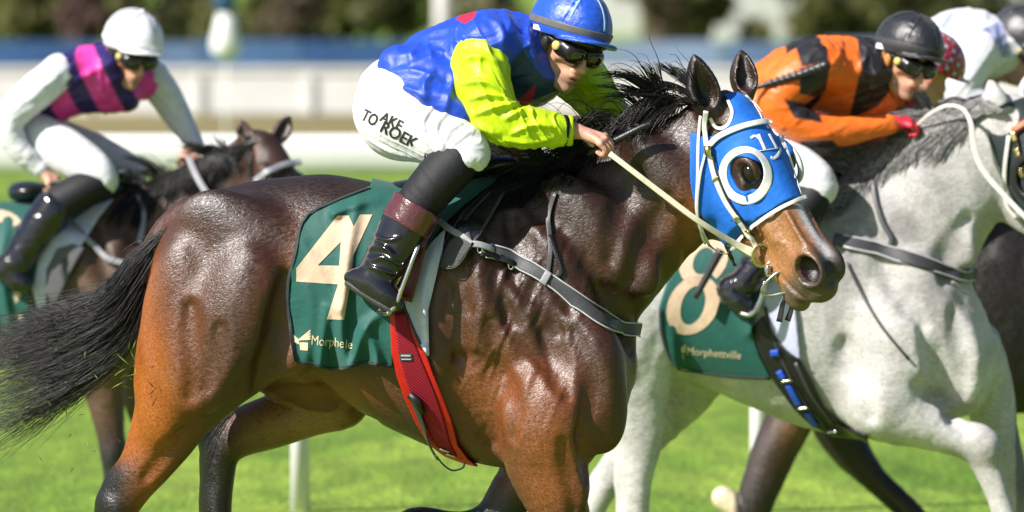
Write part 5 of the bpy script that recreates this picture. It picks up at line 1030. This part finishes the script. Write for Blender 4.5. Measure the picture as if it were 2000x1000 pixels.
# ------------------------------------------------------------------ left: dark bay horse, jockey with the white cap
SL = Space(27.5, -.25, 150)
def left_pair():
    S = SL; F = Field((-470, -220, 190), (660, 240, 1090), 5)
    F.add(loft('x', [(-440, 480, 600, 50), (-400, 420, 650, 90), (-300, 385, 680, 125), (-150, 388, 690, 140), (0, 402, 705, 142), (120, 396, 715, 138), (220, 372, 715, 124), (290, 400, 700, 104), (340, 470, 660, 80), (365, 540, 600, 45)], 2.2))
    F.add(tube([(255, 0, 478, 112), (340, 0, 425, 86), (425, -2, 370, 72), (490, -8, 335, 62)], 4, .6), 34)
    H = Frame((508, -8, 278), (.34, -.62, .71), (.62, -.58, -.50), .80); horse_head(F, H); horse_ear(F, H.g(6, 8, 46), (474, -30, 232), 16); horse_ear(F, H.g(-4, 16, -46), (569, 40, 224), 19)
    leg(F, [(240, -60, 620, 80), (205, -80, 690, 58), (212, -80, 770, 38), (222, -80, 840, 28), (226, -80, 872, 27), (226, -80, 930, 19), (228, -80, 985, 22), (250, -80, 1030, 18)], 20)
    leg(F, [(280, 60, 640, 70), (262, 80, 720, 46), (275, 80, 800, 32), (300, 80, 868, 28), (262, 80, 940, 19), (235, 80, 985, 20), (216, 80, 1010, 16)], 20)
    leg(F, [(-330, -80, 560, 120), (-360, -84, 680, 74), (-400, -84, 780, 42), (-420, -84, 850, 36), (-440, -84, 960, 24), (-420, -84, 1030, 26)], 30); leg(F, [(-300, 80, 570, 110), (-260, 84, 700, 66), (-330, 84, 780, 40), (-330, 84, 860, 30), (-300, 84, 990, 24)], 30)
    for a in [(190, 560, 70, 100, 36, -20), (260, 540, 46, 90, 30, -24), (215, 660, 54, 70, 32, -10), (110, 560, 60, 110, 24, 0)]: F.swell(*a[:5], a[5], k=26)
    for P in ([(130, 470), (150, 540), (180, 600)], [(190, 440), (215, 520), (240, 580)], [(160, 620), (175, 670), (190, 700)], [(300, 400), (270, 470), (250, 520)]): F.groove(P, 18, 7, 18)
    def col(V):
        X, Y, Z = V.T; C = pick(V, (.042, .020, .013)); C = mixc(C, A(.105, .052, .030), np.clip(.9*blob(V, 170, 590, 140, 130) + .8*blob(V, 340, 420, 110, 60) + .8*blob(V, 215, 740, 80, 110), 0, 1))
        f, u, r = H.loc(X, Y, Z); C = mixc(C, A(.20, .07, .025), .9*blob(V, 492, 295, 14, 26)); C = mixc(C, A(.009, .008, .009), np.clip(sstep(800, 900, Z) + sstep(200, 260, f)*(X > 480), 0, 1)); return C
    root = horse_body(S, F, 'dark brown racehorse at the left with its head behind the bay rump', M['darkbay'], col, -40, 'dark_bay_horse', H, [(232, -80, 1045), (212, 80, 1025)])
    mane(S, F, root, [(500, 268), (450, 285), (400, 305), (330, 340), (262, 372)], 1100, (-52, 14), M['hair'], near=.6, rad=1.3, clumps=60, length=.75, rise=.25)
    # bridle and breastplate straps
    H2 = offs(F, 3); b = strap_obj('bridle', S, H2, [(503, 352), (520, 336), (540, 325), (566, 316), (590, 312)], 13, M['silver'], 5, 1); tag(b, 'dark bridle with a pale browband on the brown horse at the left', 'bridle', 'bridles')
    strap_obj('cheekpiece', S, H2, [(503, 345), (506, 380), (512, 420)], 10, M['black'], 4, 1, b); strap_obj('crown_strap', S, H2, [(492, 300), (497, 330), (503, 350)], 8, M['black'], 4, 1, b)
    P = spline([A(372, -30, 305), A(392, -62, 345), (418, -78, 385), (450, -80, 430)], 6); put('rein', S, *sweep(P, np.tile(A(.3, -1, 0), (len(P), 1)), 13, 4), M['silver'], b)
    n_ = strap_obj('breastplate', S, H2, [(272, 380), (282, 400), (284, 440), (278, 470)], 11, M['silver'], 4, 1); tag(n_, 'grey breastplate strap round the neck of the brown horse at the left', 'breastplate', 'breastplates'); strap_obj('webbing', S, H2, [(142, 432), (165, 452), (190, 478), (225, 500), (270, 515)], 12, M['silver'], 4, 6, n_)
    # cloth, pad, saddle
    cl, G = lining(F, [(-200, 360), (-190, 640), (-100, 655), (62, 640), (70, 560), (90, 480), (150, 430), (215, 385), (245, 365), (220, 340), (-120, 340)], S, 'number_cloth', M['green'], 7, (-220, -190, 320), (260, 190, 680), fold=ridges([([(20, 430), (10, 520), (30, 640)], 12, 8), ([(-30, 520), (-20, 640)], 12, 8)]))
    tag(cl, 'green number cloth with tan digit on the brown horse at the left', 'saddle cloth', 'green number cloths'); polyprint('numeral', S, G, annulus((-8, 455), (62, 46), (38, 24), .1, 100, 330, 14) + annulus((-8, 560), (60, 50), (36, 26), .1, -150, 150, 16), M['tan'], cl); polyprint('emblem', S, G, [[(14, 598), (34, 612), (52, 606), (56, 626), (24, 632)]], M['cream'], cl)
    pd, G2 = lining(F, [(228, 384), (200, 420), (170, 470), (140, 520), (112, 580), (84, 600), (72, 560), (84, 500), (110, 460), (150, 425), (190, 398)], S, 'saddle_pad', M['pad'], 10, (50, -190, 360), (250, 190, 620)); tag(pd, 'pale saddle pad flap beside the white capped rider\'s boot', 'saddle pad', 'pale saddle pads')
    gp, _ = lining(F, [(150, 470), (175, 478), (150, 520), (120, 585), (98, 590), (100, 520), (120, 480)], S, 'flap', M['grey_cloth'], 13, (50, -190, 440), (250, 190, 620), pd)
    g_, _ = lining(F, [(60, 560), (70, 640), (85, 715), (115, 716), (112, 650), (112, 575)], S, 'girth', M['black'], 9, (40, -190, 540), (140, 190, 740)); tag(g_, 'dark girth under the brown horse at the left', 'girth', 'girths')
    Gs = Field((-20, -120, 300), (290, 120, 420), 4); Gs.add(tube([(30, 0, 378, 16), (100, 0, 372, 15), (180, 0, 356, 15), (232, 0, 340, 15)], 4, 3), 0); Gs.add(ell((52, 0, 374), (38, 62, 20)), 8); sd_ = put('racing_saddle', S, *Gs.mesh(), M['saddle']); tag(sd_, 'black racing saddle with round cantle under the white capped jockey', 'saddle', 'racing saddles')
    # rider
    PK, NV = A(.80, .045, .36), A(.022, .008, .12)
    def shirt(V):
        X, Y, Z = V.T; t = (X*.86 - (Z - 170)*.52 - 6*np.sin(Z*.02)); C = pick(V, PK)
        for a, b in ((52, 74), (116, 152), (194, 224)): C = mixc(C, NV, sstep(a-2, a+2, t)*sstep(b+2, b-2, t))
        return mixc(C, NV, hpin(V, [(112, 110), (150, 84), (152, 120), (125, 128)]))
    sp = dict(h=3.5, seat=(60, 0, 360), label='crouching jockey in pink and navy striped vest and white cap', head=((252, -14, 100), (.55, -.72, .42), (.25, -.20, -.95), .53), torso=[(85, 0, 215, 42), (118, 0, 185, 50), (158, 0, 152, 56), (200, 0, 138, 52)], sy=1.35,
        shoulders=[((128, -62, 140), (285, 72, 160), 40, 36), ((180, -10, 175), (240, 10, 185), 46, 36)], shirt=shirt, sleeve=lambda V: pick(V, (.70, .70, .75)),
        near_arm=[(118, -72, 140, 36), (82, -92, 172, 36), (45, -104, 205, 34), (22, -110, 238, 31), (36, -110, 280, 25), (62, -108, 308, 21), (84, -104, 328, 16)], far_arm=[(298, 74, 155, 34), (322, 84, 190, 33), (345, 88, 228, 28), (368, 80, 262, 22), (380, 74, 280, 19)],
        hands=[((90, -104, 334), (112, -112, 352), (-.3, -.8, .5)), ((378, 70, 284), (372, 40, 304), (.8, -.2, .5))], hip=(80, 0, 262, 52),
        thighs=[[(72, -50, 265, 44), (130, -90, 292, 45), (190, -120, 328, 38), (206, -124, 346, 34)], [(100, 55, 270, 42), (190, 90, 305, 38), (255, 104, 338, 30)]],
        legs=[[(204, -126, 350, 32), (160, -140, 372, 36), (110, -150, 402, 34), (84, -156, 440, 30)], [(250, 108, 344, 28), (190, 132, 390, 28), (120, 150, 440, 26)]],
        boots=[[(112, -152, 402, 37), (84, -158, 440, 36), (58, -164, 478, 32), (38, -170, 508, 30), (14, -174, 520, 22), (44, -178, 538, 22), (62, -182, 552, 14)], [(120, 152, 436, 32), (80, 158, 490, 30), (50, 164, 520, 24)]], cap=A(.72, .72, .77), seams=True, pom=True, band=M['white_plain'])
    sv = M['seam']; M['seam'] = M['edge']; rider(S, sp); M['seam'] = sv
    w_ = put('riding_whip', S, *rod(spline([A(104, -118, 354), A(170, -122, 344), A(266, -126, 327)], 6), np.linspace(5, 2.6, 13)), M['whip']); tag(w_, 'thin black whip in the hand of the white capped jockey', 'whip', 'whips'); put('grip', S, *rod(np.array([A(166, -121, 345), A(176, -122, 343)]), 6.5), M['white_trim'], w_)
left_pair()

# ------------------------------------------------------------------ right: grey horse number 8, jockey in orange and black
SG = Space(25.3, -.30, 1600)
def grey_pair():
    S = SG; F = Field((1080, -250, 120), (2330, 260, 1200), 5)
    F.add(loft('x', [(1110, 520, 640, 45), (1150, 450, 700, 95), (1230, 405, 735, 140), (1340, 385, 745, 152), (1450, 392, 790, 156), (1560, 388, 832, 156), (1660, 362, 850, 145), (1740, 380, 845, 132), (1810, 440, 830, 118), (1870, 520, 810, 96), (1915, 600, 780, 66), (1938, 660, 730, 32)], 2.25))
    F.add(tube([(1715, 0, 490, 172), (1795, 0, 395, 142), (1870, -4, 320, 118), (1935, -8, 275, 98)], 4, .58), 40)
    H = Frame((1966, -10, 222), (.56, -.30, .77), (.55, -.60, -.58), .86); horse_head(F, H); horse_ear(F, H.g(10, 6, 48), (1923, -50, 152), 24, hollow=False); horse_ear(F, H.g(-4, 16, -60), (2010, 60, 140), 24)
    leg(F, [(1720, -70, 680, 92), (1712, -96, 760, 84), (1742, -104, 792, 66), (1800, -106, 818, 48), (1860, -106, 842, 37), (1902, -106, 858, 40), (1916, -106, 900, 27), (1938, -106, 960, 23), (1956, -106, 1010, 24), (1985, -106, 1050, 26), (2010, -106, 1090, 22)], 24)
    leg(F, [(1880, 70, 690, 80), (1925, 90, 760, 54), (1945, 92, 840, 42), (1972, 92, 930, 34), (1990, 92, 975, 34), (2004, 92, 1040, 22), (2010, 92, 1085, 26), (2040, 92, 1120, 22)], 24)
    F.add(loft('z', [(500, 1130, 1350, 56, -70), (580, 1115, 1360, 76, -86), (650, 1118, 1342, 74, -92), (720, 1132, 1318, 64, -92), (800, 1160, 1302, 48, -88), (870, 1194, 1292, 38, -84), (950, 1200, 1273, 32, -82), (1010, 1206, 1266, 28, -80)]), 26)
    leg(F, [(1236, -80, 1000, 30), (1228, -80, 1080, 26), (1222, -80, 1120, 29), (1250, -80, 1150, 24)], 8); leg(F, [(1330, 70, 650, 110), (1345, 84, 735, 78), (1290, 88, 830, 50), (1215, 90, 920, 36), (1168, 90, 985, 31), (1130, 90, 1080, 25), (1110, 90, 1130, 28)], 26)
    for a in [(1740, 660, 70, 110, 44, -18), (1800, 600, 54, 120, 40, -26), (1860, 690, 52, 90, 40, -6), (1830, 420, 40, 110, 26, -34), (1200, 640, 60, 110, 26, 8)]: F.swell(*a[:5], a[5], k=30)
    for P, r, d in ([(1640, 660), (1660, 720), (1690, 800)], 26, 14), ([(1790, 640), (1830, 720), (1840, 800)], 22, 12), ([(1700, 440), (1740, 540), (1790, 620)], 22, 8), ([(1880, 420), (1850, 480), (1830, 540)], 22, 9), ([(1850, 600), (1870, 680), (1862, 780)], 20, 10), ([(1780, 740), (1830, 780), (1870, 830)], 12, 5): F.groove(P, r*1.2, d*.8, 20)
    def col(V):
        X, Y, Z = V.T; C = pick(V, (.475, .46, .445)); nz = fbm(np.stack([X*.016, Y*.016, Z*.016], 1), 3); C = mixc(C, A(.24, .225, .215), np.clip((.55 + .55*nz)*(blob(V, 1800, 470, 90, 130) + .7*blob(V, 1660, 450, 90, 90)) + .3*(nz > .25)*nz, 0, .85))
        C = mixc(C, A(.20, .19, .19), .75*blob(V, 1650, 390, 60, 30)); C = mixc(C, A(.33, .30, .28), .6*blob(V, 1905, 860, 26, 34)*(nz > -.1)); C = mixc(C, A(.40, .37, .36), np.clip(nz - .2, 0, 1)*.35*(Z < 800)); f, u, r = H.loc(X, Y, Z); return mixc(C, A(.12, .11, .11), sstep(300, 380, f)*(X > 1980)*.8)
    root = horse_body(S, F, 'pale grey racehorse with dark mane wearing cloth 8', M['grey'], col, 1500, 'grey_horse', H, [(2020, -106, 1110), (2050, 92, 1135), (1262, -80, 1170), (1112, 90, 1150)])
    mane(S, F, root, [(1958, 205), (1900, 212), (1840, 232), (1770, 276), (1690, 335), (1650, 362)], 1900, (-92, 22), M['greyhair'], near=.62, rad=1.4, clumps=44)
    # head gear
    G = F.crop((1900, -240, 150), (2330, 160, 640)).refine(); D0 = G.D.copy(); G.D = G.D - np.float32(4)
    def hc(X, Y, Z): f, u, r = H.loc(X, Y, Z); return np.maximum(np.maximum(f - 245, -(108*(f - 8) + 234*(u + 10)) / 258), -12 - f)
    G.clip(hc, 1.5)
    for b in ((10, 6, 48), (-4, 16, -60)): G.cut(fell(H, b, (38, 42, 42)), 2)
    for q in (1, -1): G.cut(fell(H, (159, 20, q*78), (37, 34, 60)), 2)
    hd = put('eye_hood', S, *G.mesh(), M['binding']); tag(hd, 'black eye hood on the pale grey horse', 'eye hood'); H2 = offs(F, 6)
    put('eye_cup', S, *ring_on(H2, (2010, 340), 40, 44, 14, 10, 0), M['black'], hd)
    b = strap_obj('bridle', S, H2, [(1966, 252), (1985, 240), (2010, 228), (2035, 222)], 15, M['orange'], 5, 1); tag(b, 'bridle with orange browband and white rein on the pale grey horse', 'bridle', 'bridles'); strap_obj('browband_stripe', S, H2, [(1968, 254), (1986, 243), (2010, 232)], 4, M['strapg'], 3, 5, b)
    strap_obj('cheekpiece', S, H2, [(1968, 258), (1978, 300), (1995, 350), (2010, 400)], 11, M['black'], 4, 1, b)
    for x, z in ((1968, 262), (1976, 292), (1984, 330)): strap_obj('buckle', S, H2, [(x-4, z-8), (x+3, z+9)], 10, M['brass'], 5, 3, b)
    P = spline([A(1770, -40, 262), A(1800, -70, 226), A(1836, -86, 204), A(1868, -92, 208), A(1884, -100, 236), A(1890, -104, 280), A(1906, -108, 325), A(1950, -112, 378), A(2010, -118, 440)], 6); put('rein', S, *sweep(P, np.tile(A(.1, -1, -.2), (len(P), 1)), np.interp(np.linspace(0, 1, len(P)), [0, .45, .6, 1], [6, 8, 12, 10]), 3), M['white_strap'], b)
    strap_obj('throat_lash', S, H2, [(1958, 260), (1950, 330), (1955, 390), (1975, 420)], 8, M['white_strap'], 4, 1, b)
    H1 = offs(F, 2); bp = strap_obj('breastplate', S, H1, [(1622, 462), (1660, 470), (1720, 484), (1800, 510), (1860, 530), (1897, 532)], 25, M['strapg'], 5, 1, n=8); tag(bp, 'dark grey breastplate strap across the chest of the grey horse', 'breastplate', 'breastplates')
    for o in (-11, 11): strap_obj('piping', S, H1, [(1640, 466 + o), (1720, 484 + o), (1800, 510 + o), (1860, 530 + o), (1890, 533 + o)], 4, M['edge'], 2.5, 5.5, bp, 4)
    strap_obj('neck_strap', S, H1, [(1699, 348), (1704, 390), (1716, 430), (1732, 462), (1722, 490)], 9, M['strapg'], 4, 2, bp); strap_obj('shadow_strip', S, H1, [(1646, 505), (1672, 560), (1710, 625), (1762, 690)], 5, M['strapg'], 3, 1, bp)  # the thin lower strip stands for a shadow line across the shoulder
    # cloth 8, pad, girth, saddle
    cl, G = lining(F, [(1560, 330), (1400, 340), (1372, 400), (1340, 462), (1300, 550), (1284, 600), (1292, 660), (1318, 716), (1360, 726), (1430, 734), (1504, 735), (1480, 690), (1464, 640), (1484, 560), (1530, 470), (1580, 400), (1620, 360)], S, 'number_cloth', M['green'], 8, (1270, -210, 310), (1640, 200, 750), fold=ridges([([(1430, 560), (1450, 600), (1462, 640)], 12, 7), ([(1310, 640), (1322, 715)], 10, 5)]))
    tag(cl, 'green number cloth with a pale 8 on the grey horse', 'saddle cloth', 'green number cloths'); polyprint('numeral', S, G, annulus((1372, 506), (46, 48), (20, 26), .25, 60, 405, 22) + annulus((1351, 592), (50, 58), (23, 38), .22, -85, 275, 26), M['tan'], cl)
    textprint('lettering', S, G, 'Morphettville', 1340, 694, 104, 20, M['cream'], cl, rot=.06); emblem(S, G, 1308, 668, 30, 34, cl); bound(S, G, [(1287, 600), (1294, 660), (1320, 714), (1360, 724), (1430, 731), (1500, 732)], 6, cl)
    pd, G2 = lining(F, [(1484, 540), (1530, 500), (1548, 600), (1558, 698), (1530, 678), (1502, 640), (1488, 590)], S, 'saddle_pad', M['pad'], 11, (1460, -210, 480), (1580, 200, 720)); tag(pd, 'pale saddle pad flap behind the nose of the bay horse', 'saddle pad', 'pale saddle pads'); bound(S, G2, [(1490, 592), (1503, 640), (1530, 676), (1556, 695)], 6, pd)
    gi, Gg = lining(F, [(1464, 636), (1482, 690), (1508, 740), (1545, 792), (1580, 826), (1625, 850), (1690, 856), (1685, 838), (1640, 826), (1604, 786), (1578, 730), (1560, 700), (1528, 682), (1500, 640), (1486, 610)], S, 'girth', M['black'], 9, (1445, -215, 590), (1710, 205, 880)); tag(gi, 'black girth with blue buckle straps on the grey horse', 'girth', 'girths')
    bound(S, Gg, [(1492, 620), (1520, 690), (1560, 770), (1610, 830)], 5, gi, mat=M['strapg']); bound(S, Gg, [(1548, 700), (1580, 765), (1625, 825)], 7, gi, mat=M['strapg'])
    for P in ([(1500, 682), (1516, 680)], [(1516, 716), (1526, 730)], [(1534, 742), (1546, 764), (1556, 782)], [(1572, 798), (1590, 824)]): strap_obj('blue_strap', S, Gg, P, 12, M['royal'], 5, 2, gi, 5)
    for x, z in ((1530, 734), (1562, 786), (1620, 832)): strap_obj('buckle', S, Gg, [(x-9, z+1), (x+12, z-2)], 5, M['metal'], 5, 5, gi, 4)
    Gs = Field((1380, -130, 280), (1680, 130, 420), 4); Gs.add(tube([(1420, 0, 376, 16), (1500, 0, 374, 15), (1580, 0, 364, 15), (1640, 0, 346, 15)], 4, 3)); sd_ = put('racing_saddle', S, *Gs.mesh(), M['saddle']); tag(sd_, 'black racing saddle under the orange and black jockey', 'saddle', 'racing saddles')
    # rider
    OR, BK = A(.82, .155, .012), A(.012, .010, .013)
    def shirt(V):
        X, Y, Z = V.T; C = pick(V, OR)
        for P in ([(1536, 60), (1594, 60), (1612, 120), (1600, 190), (1560, 240), (1530, 180)], [(1668, 40), (1740, 40), (1745, 160), (1712, 205), (1655, 232), (1676, 130)], [(1745, 215), (1790, 205), (1760, 262), (1700, 270)]): C = mixc(C, BK, hpin(V, P))
        return C
    def sleeve(V):
        X, Y, Z = V.T; C = pick(V, OR)
        for P in ([(1545, 70), (1612, 70), (1612, 118), (1560, 128)], [(1556, 132), (1616, 118), (1606, 192), (1556, 180)], [(1526, 190), (1590, 204), (1600, 236), (1545, 226)], [(1560, 272), (1620, 270), (1640, 292), (1560, 292)]): C = mixc(C, BK, hpin(V, P)*(Y < 40))
        return C
    sp = dict(h=3.5, seat=(1500, 0, 360), label='crouching jockey in orange and black silks and black cap', head=((1758, -16, 113), (.60, -.69, .38), (.34, -.16, -.91), .575), torso=[(1480, 0, 215, 56), (1540, 0, 165, 66), (1610, 0, 142, 72), (1690, 0, 138, 60)], sy=1.35,
        shoulders=[((1600, -78, 125), (1735, 84, 160), 50, 42), ((1650, -10, 185), (1720, 10, 195), 50, 44)], shirt=shirt, sleeve=sleeve,
        near_arm=[(1590, -84, 128, 50), (1545, -112, 158, 48), (1515, -124, 195, 42), (1545, -126, 232, 36), (1600, -116, 254, 31), (1670, -90, 250, 26), (1730, -70, 240, 20)], far_arm=[(1735, 84, 165, 44), (1765, 96, 200, 38), (1780, 80, 220, 28), (1788, 56, 232, 20)],
        hands=[((1742, -66, 238), (1772, -60, 236), (-.5, -.8, .3)), ((1790, 40, 235), (1806, 18, 240), (-.5, .8, .3))], gloves=(.62, .03, .06), hip=(1490, 0, 280, 60),
        thighs=[[(1480, -60, 285, 54), (1530, -110, 312, 46), (1580, -140, 342, 40), (1592, -146, 362, 38)], [(1510, 60, 290, 50), (1610, 110, 305, 44), (1690, 130, 318, 36)]],
        legs=[[(1586, -150, 372, 34), (1545, -160, 420, 36), (1495, -166, 480, 32), (1470, -170, 520, 27)], [(1680, 134, 330, 30), (1600, 150, 400, 30), (1520, 160, 480, 26)]],
        boots=[[(1500, -168, 470, 35), (1472, -172, 516, 33), (1448, -178, 546, 30), (1418, -180, 558, 22), (1436, -184, 580, 24), (1460, -190, 598, 14)], [(1530, 160, 470, 32), (1480, 166, 540, 28), (1450, 170, 570, 22)]], cap=A(.013, .013, .017), band=M['strapg'], badge=((-12, 24, 101), 44, 18, -.16), earm=M['tanleather'])
    sv = M['seam']; M['seam'] = M['binding']; rider(S, sp); M['seam'] = sv
    w_ = put('riding_whip', S, *rod(spline([A(1380, -150, 200), A(1480, -160, 166), A(1550, -164, 145), A(1612, -166, 122)], 6), np.interp(np.linspace(0, 1, 19), [0, .3, .5, 1], [4, 5, 7, 10])), M['whip']); tag(w_, "padded black whip lying across the orange sleeve", 'whip', 'whips')
    for i in range(9): t = i/9; p = A(1500 + 105*t, -162 - 4*t, 159.5 - 35*t); put('binding_ring', S, *rod(np.array([p, p + A(4, 0, -1.3)]), 8.2 + 2.4*t), M['strapg'], w_)
    w2 = put('stick', S, *rod(spline([A(1404, -196, 482), A(1384, -198, 520), A(1354, -200, 576)], 5), np.linspace(9, 6, 11)), M['whip']); tag(w2, 'short black stick hanging in front of the pale 8', 'stick')
    st = put('stirrup', S, *rod(spline([A(1490, -200, 540), A(1478, -206, 580), A(1462, -206, 606), A(1440, -196, 604)], 5), 4.5), M['metal']); tag(st, 'stirrup iron below the orange jockey beside the 8', 'stirrup', 'stirrups')
grey_pair()

# ------------------------------------------------------------------ far right: near-black horse, jockeys in white and in red checks
SD = Space(27.3, -.20, 1800)
def far_pair():
    S = SD; F = Field((1370, -220, 330), (2200, 220, 1120), 5)
    F.add(loft('x', [(1440, 520, 640, 50), (1480, 450, 690, 90), (1570, 410, 730, 125), (1700, 400, 760, 138), (1850, 405, 790, 138), (1980, 385, 805, 128), (2080, 420, 790, 100), (2140, 520, 740, 50)], 2.2)); F.add(tube([(2060, 0, 480, 105), (2140, 0, 420, 80)], 3, .6), 30)
    F.add(tube([(1560, -70, 620, 110), (1565, -82, 720, 86), (1548, -84, 800, 50), (1515, -84, 870, 44), (1494, -84, 925, 40), (1478, -84, 970, 37), (1470, -84, 1005, 30), (1440, -84, 990, 24), (1412, -84, 972, 23)], 3), 22)
    F.add(tube([(1600, 70, 640, 100), (1628, 84, 760, 70), (1640, 84, 840, 48), (1668, 84, 890, 38), (1715, 84, 945, 27), (1775, 84, 1000, 24), (1820, 84, 1045, 22)], 3), 22)
    def col(V):
        X, Y, Z = V.T; C = pick(V, (.012, .0085, .008)); C = mixc(C, A(.17, .085, .04), np.clip(blob(V, 1545, 840, 34, 44), 0, 1)*(Y < 0)); C = mixc(C, A(.05, .024, .015), .8*blob(V, 1520, 900, 60, 60)*(Y < 0)); C = mixc(C, A(.70, .60, .42), 1.0*sstep(1440, 1428, X)*sstep(900, 940, Z)); return C
    r_ = horse_body(S, F, 'near black racehorse mostly hidden behind the grey horse', M['darkbay'], col, 1750, 'black_horse')
    wc = A(.72, .72, .77)
    def shirt(V):
        C = pick(V, wc); C = mixc(C, A(.12, .16, .34), hpin(V, [(1828, 50), (1850, 26), (1862, 24), (1842, 60)])*.7); return mixc(C, A(.16, .20, .46), hpin(V, [(1884, 66), (1950, 40), (1966, 110), (1905, 108)])*.75)
    sp = dict(h=4, seat=(1790, 0, 380), label='crouching jockey in white silks and dark cap at the right edge', head=((1978, -14, 92), (.72, -.52, .45), (.40, -.08, -.91), .53), torso=[(1790, 0, 150, 50), (1840, 0, 100, 62), (1890, 0, 82, 64), (1960, 0, 92, 54)], shoulders=[((1905, -70, 96), (2000, 76, 130), 46, 40)], shirt=shirt, sleeve=lambda V: pick(V, wc),
        near_arm=[(1905, -78, 100, 44), (1880, -98, 140, 40), (1872, -106, 176, 36), (1920, -100, 205, 30), (1990, -70, 215, 20)], far_arm=[(2020, 76, 130, 38), (2045, 84, 170, 32), (2050, 60, 200, 22)], hands=[((1998, -66, 215), (2024, -58, 220), (-.5, -.8, .3)), ((2050, 56, 204), (2064, 40, 214), (-.5, .8, .3))], hip=(1795, 0, 240, 54),
        thighs=[[(1790, -50, 240, 50), (1850, -104, 290, 42), (1890, -120, 320, 34)], [(1810, 55, 250, 46), (1900, 100, 290, 38), (1960, 110, 310, 30)]], legs=[[(1886, -126, 330, 30), (1830, -140, 390, 30), (1790, -146, 450, 26)], [(1950, 118, 320, 28), (1880, 136, 390, 28), (1820, 144, 450, 24)]],
        boots=[[(1800, -146, 440, 30), (1770, -150, 500, 28), (1740, -152, 520, 20), (1770, -156, 545, 14)], [(1830, 146, 440, 30), (1790, 150, 500, 26), (1770, 152, 530, 18)]], cap=A(.03, .03, .036), band=M['strapg'], badge=((-6, 24, 101), 50, 22, -.16), earm=M['tanleather'])
    sv = M['seam']; M['seam'] = M['binding']; rider(S, sp)
    S2 = Space(26.3, -.20, 1700); RD = A(.58, .012, .022)
    def cap(f, u, r):
        a = math.atan2(r, f - 8)*5.2; b = u/17.0; k = (math.sin(a*math.pi) > .35) + (math.sin(b*math.pi) > .35); return (.58, .012, .022) if k == 0 else ((.12, .012, .05) if k == 1 else (.5, .5, .56))
    sp = dict(h=4, seat=(1560, 0, 360), label='jockey with red checked cap half hidden behind the black cap', head=((1803, -10, 144), (.70, .52, .47), (.40, .10, -.90), .55), torso=[(1560, 0, 230, 46), (1620, 0, 195, 56), (1690, 0, 180, 58), (1750, 0, 178, 50)], shoulders=[((1690, -66, 180), (1790, 70, 205), 42, 38)], shirt=lambda V: pick(V, RD), sleeve=lambda V: pick(V, RD),
        near_arm=[(1690, -72, 185, 40), (1668, -90, 220, 36), (1700, -90, 250, 30), (1760, -70, 255, 22)], far_arm=[(1790, 70, 205, 36), (1815, 76, 240, 30), (1820, 50, 258, 20)], hands=[((1768, -66, 255), (1792, -58, 258), (-.5, -.8, .3)), ((1822, 46, 260), (1838, 30, 266), (-.5, .8, .3))], hip=(1560, 0, 290, 50),
        thighs=[[(1560, -48, 295, 46), (1620, -96, 330, 40), (1655, -110, 350, 34)], [(1580, 52, 300, 44), (1670, 92, 330, 36), (1710, 104, 345, 30)]], legs=[[(1650, -116, 360, 30), (1600, -128, 420, 30), (1560, -136, 480, 26)], [(1700, 112, 356, 28), (1640, 126, 420, 28), (1580, 134, 480, 24)]],
        boots=[[(1565, -136, 470, 30), (1540, -140, 520, 28), (1510, -142, 540, 20), (1540, -146, 560, 14)], [(1585, 136, 470, 30), (1550, 140, 530, 26), (1530, 142, 560, 18)]], cap=cap, seams=False, plain=True)
    rider(S2, sp); M['seam'] = sv
far_pair()
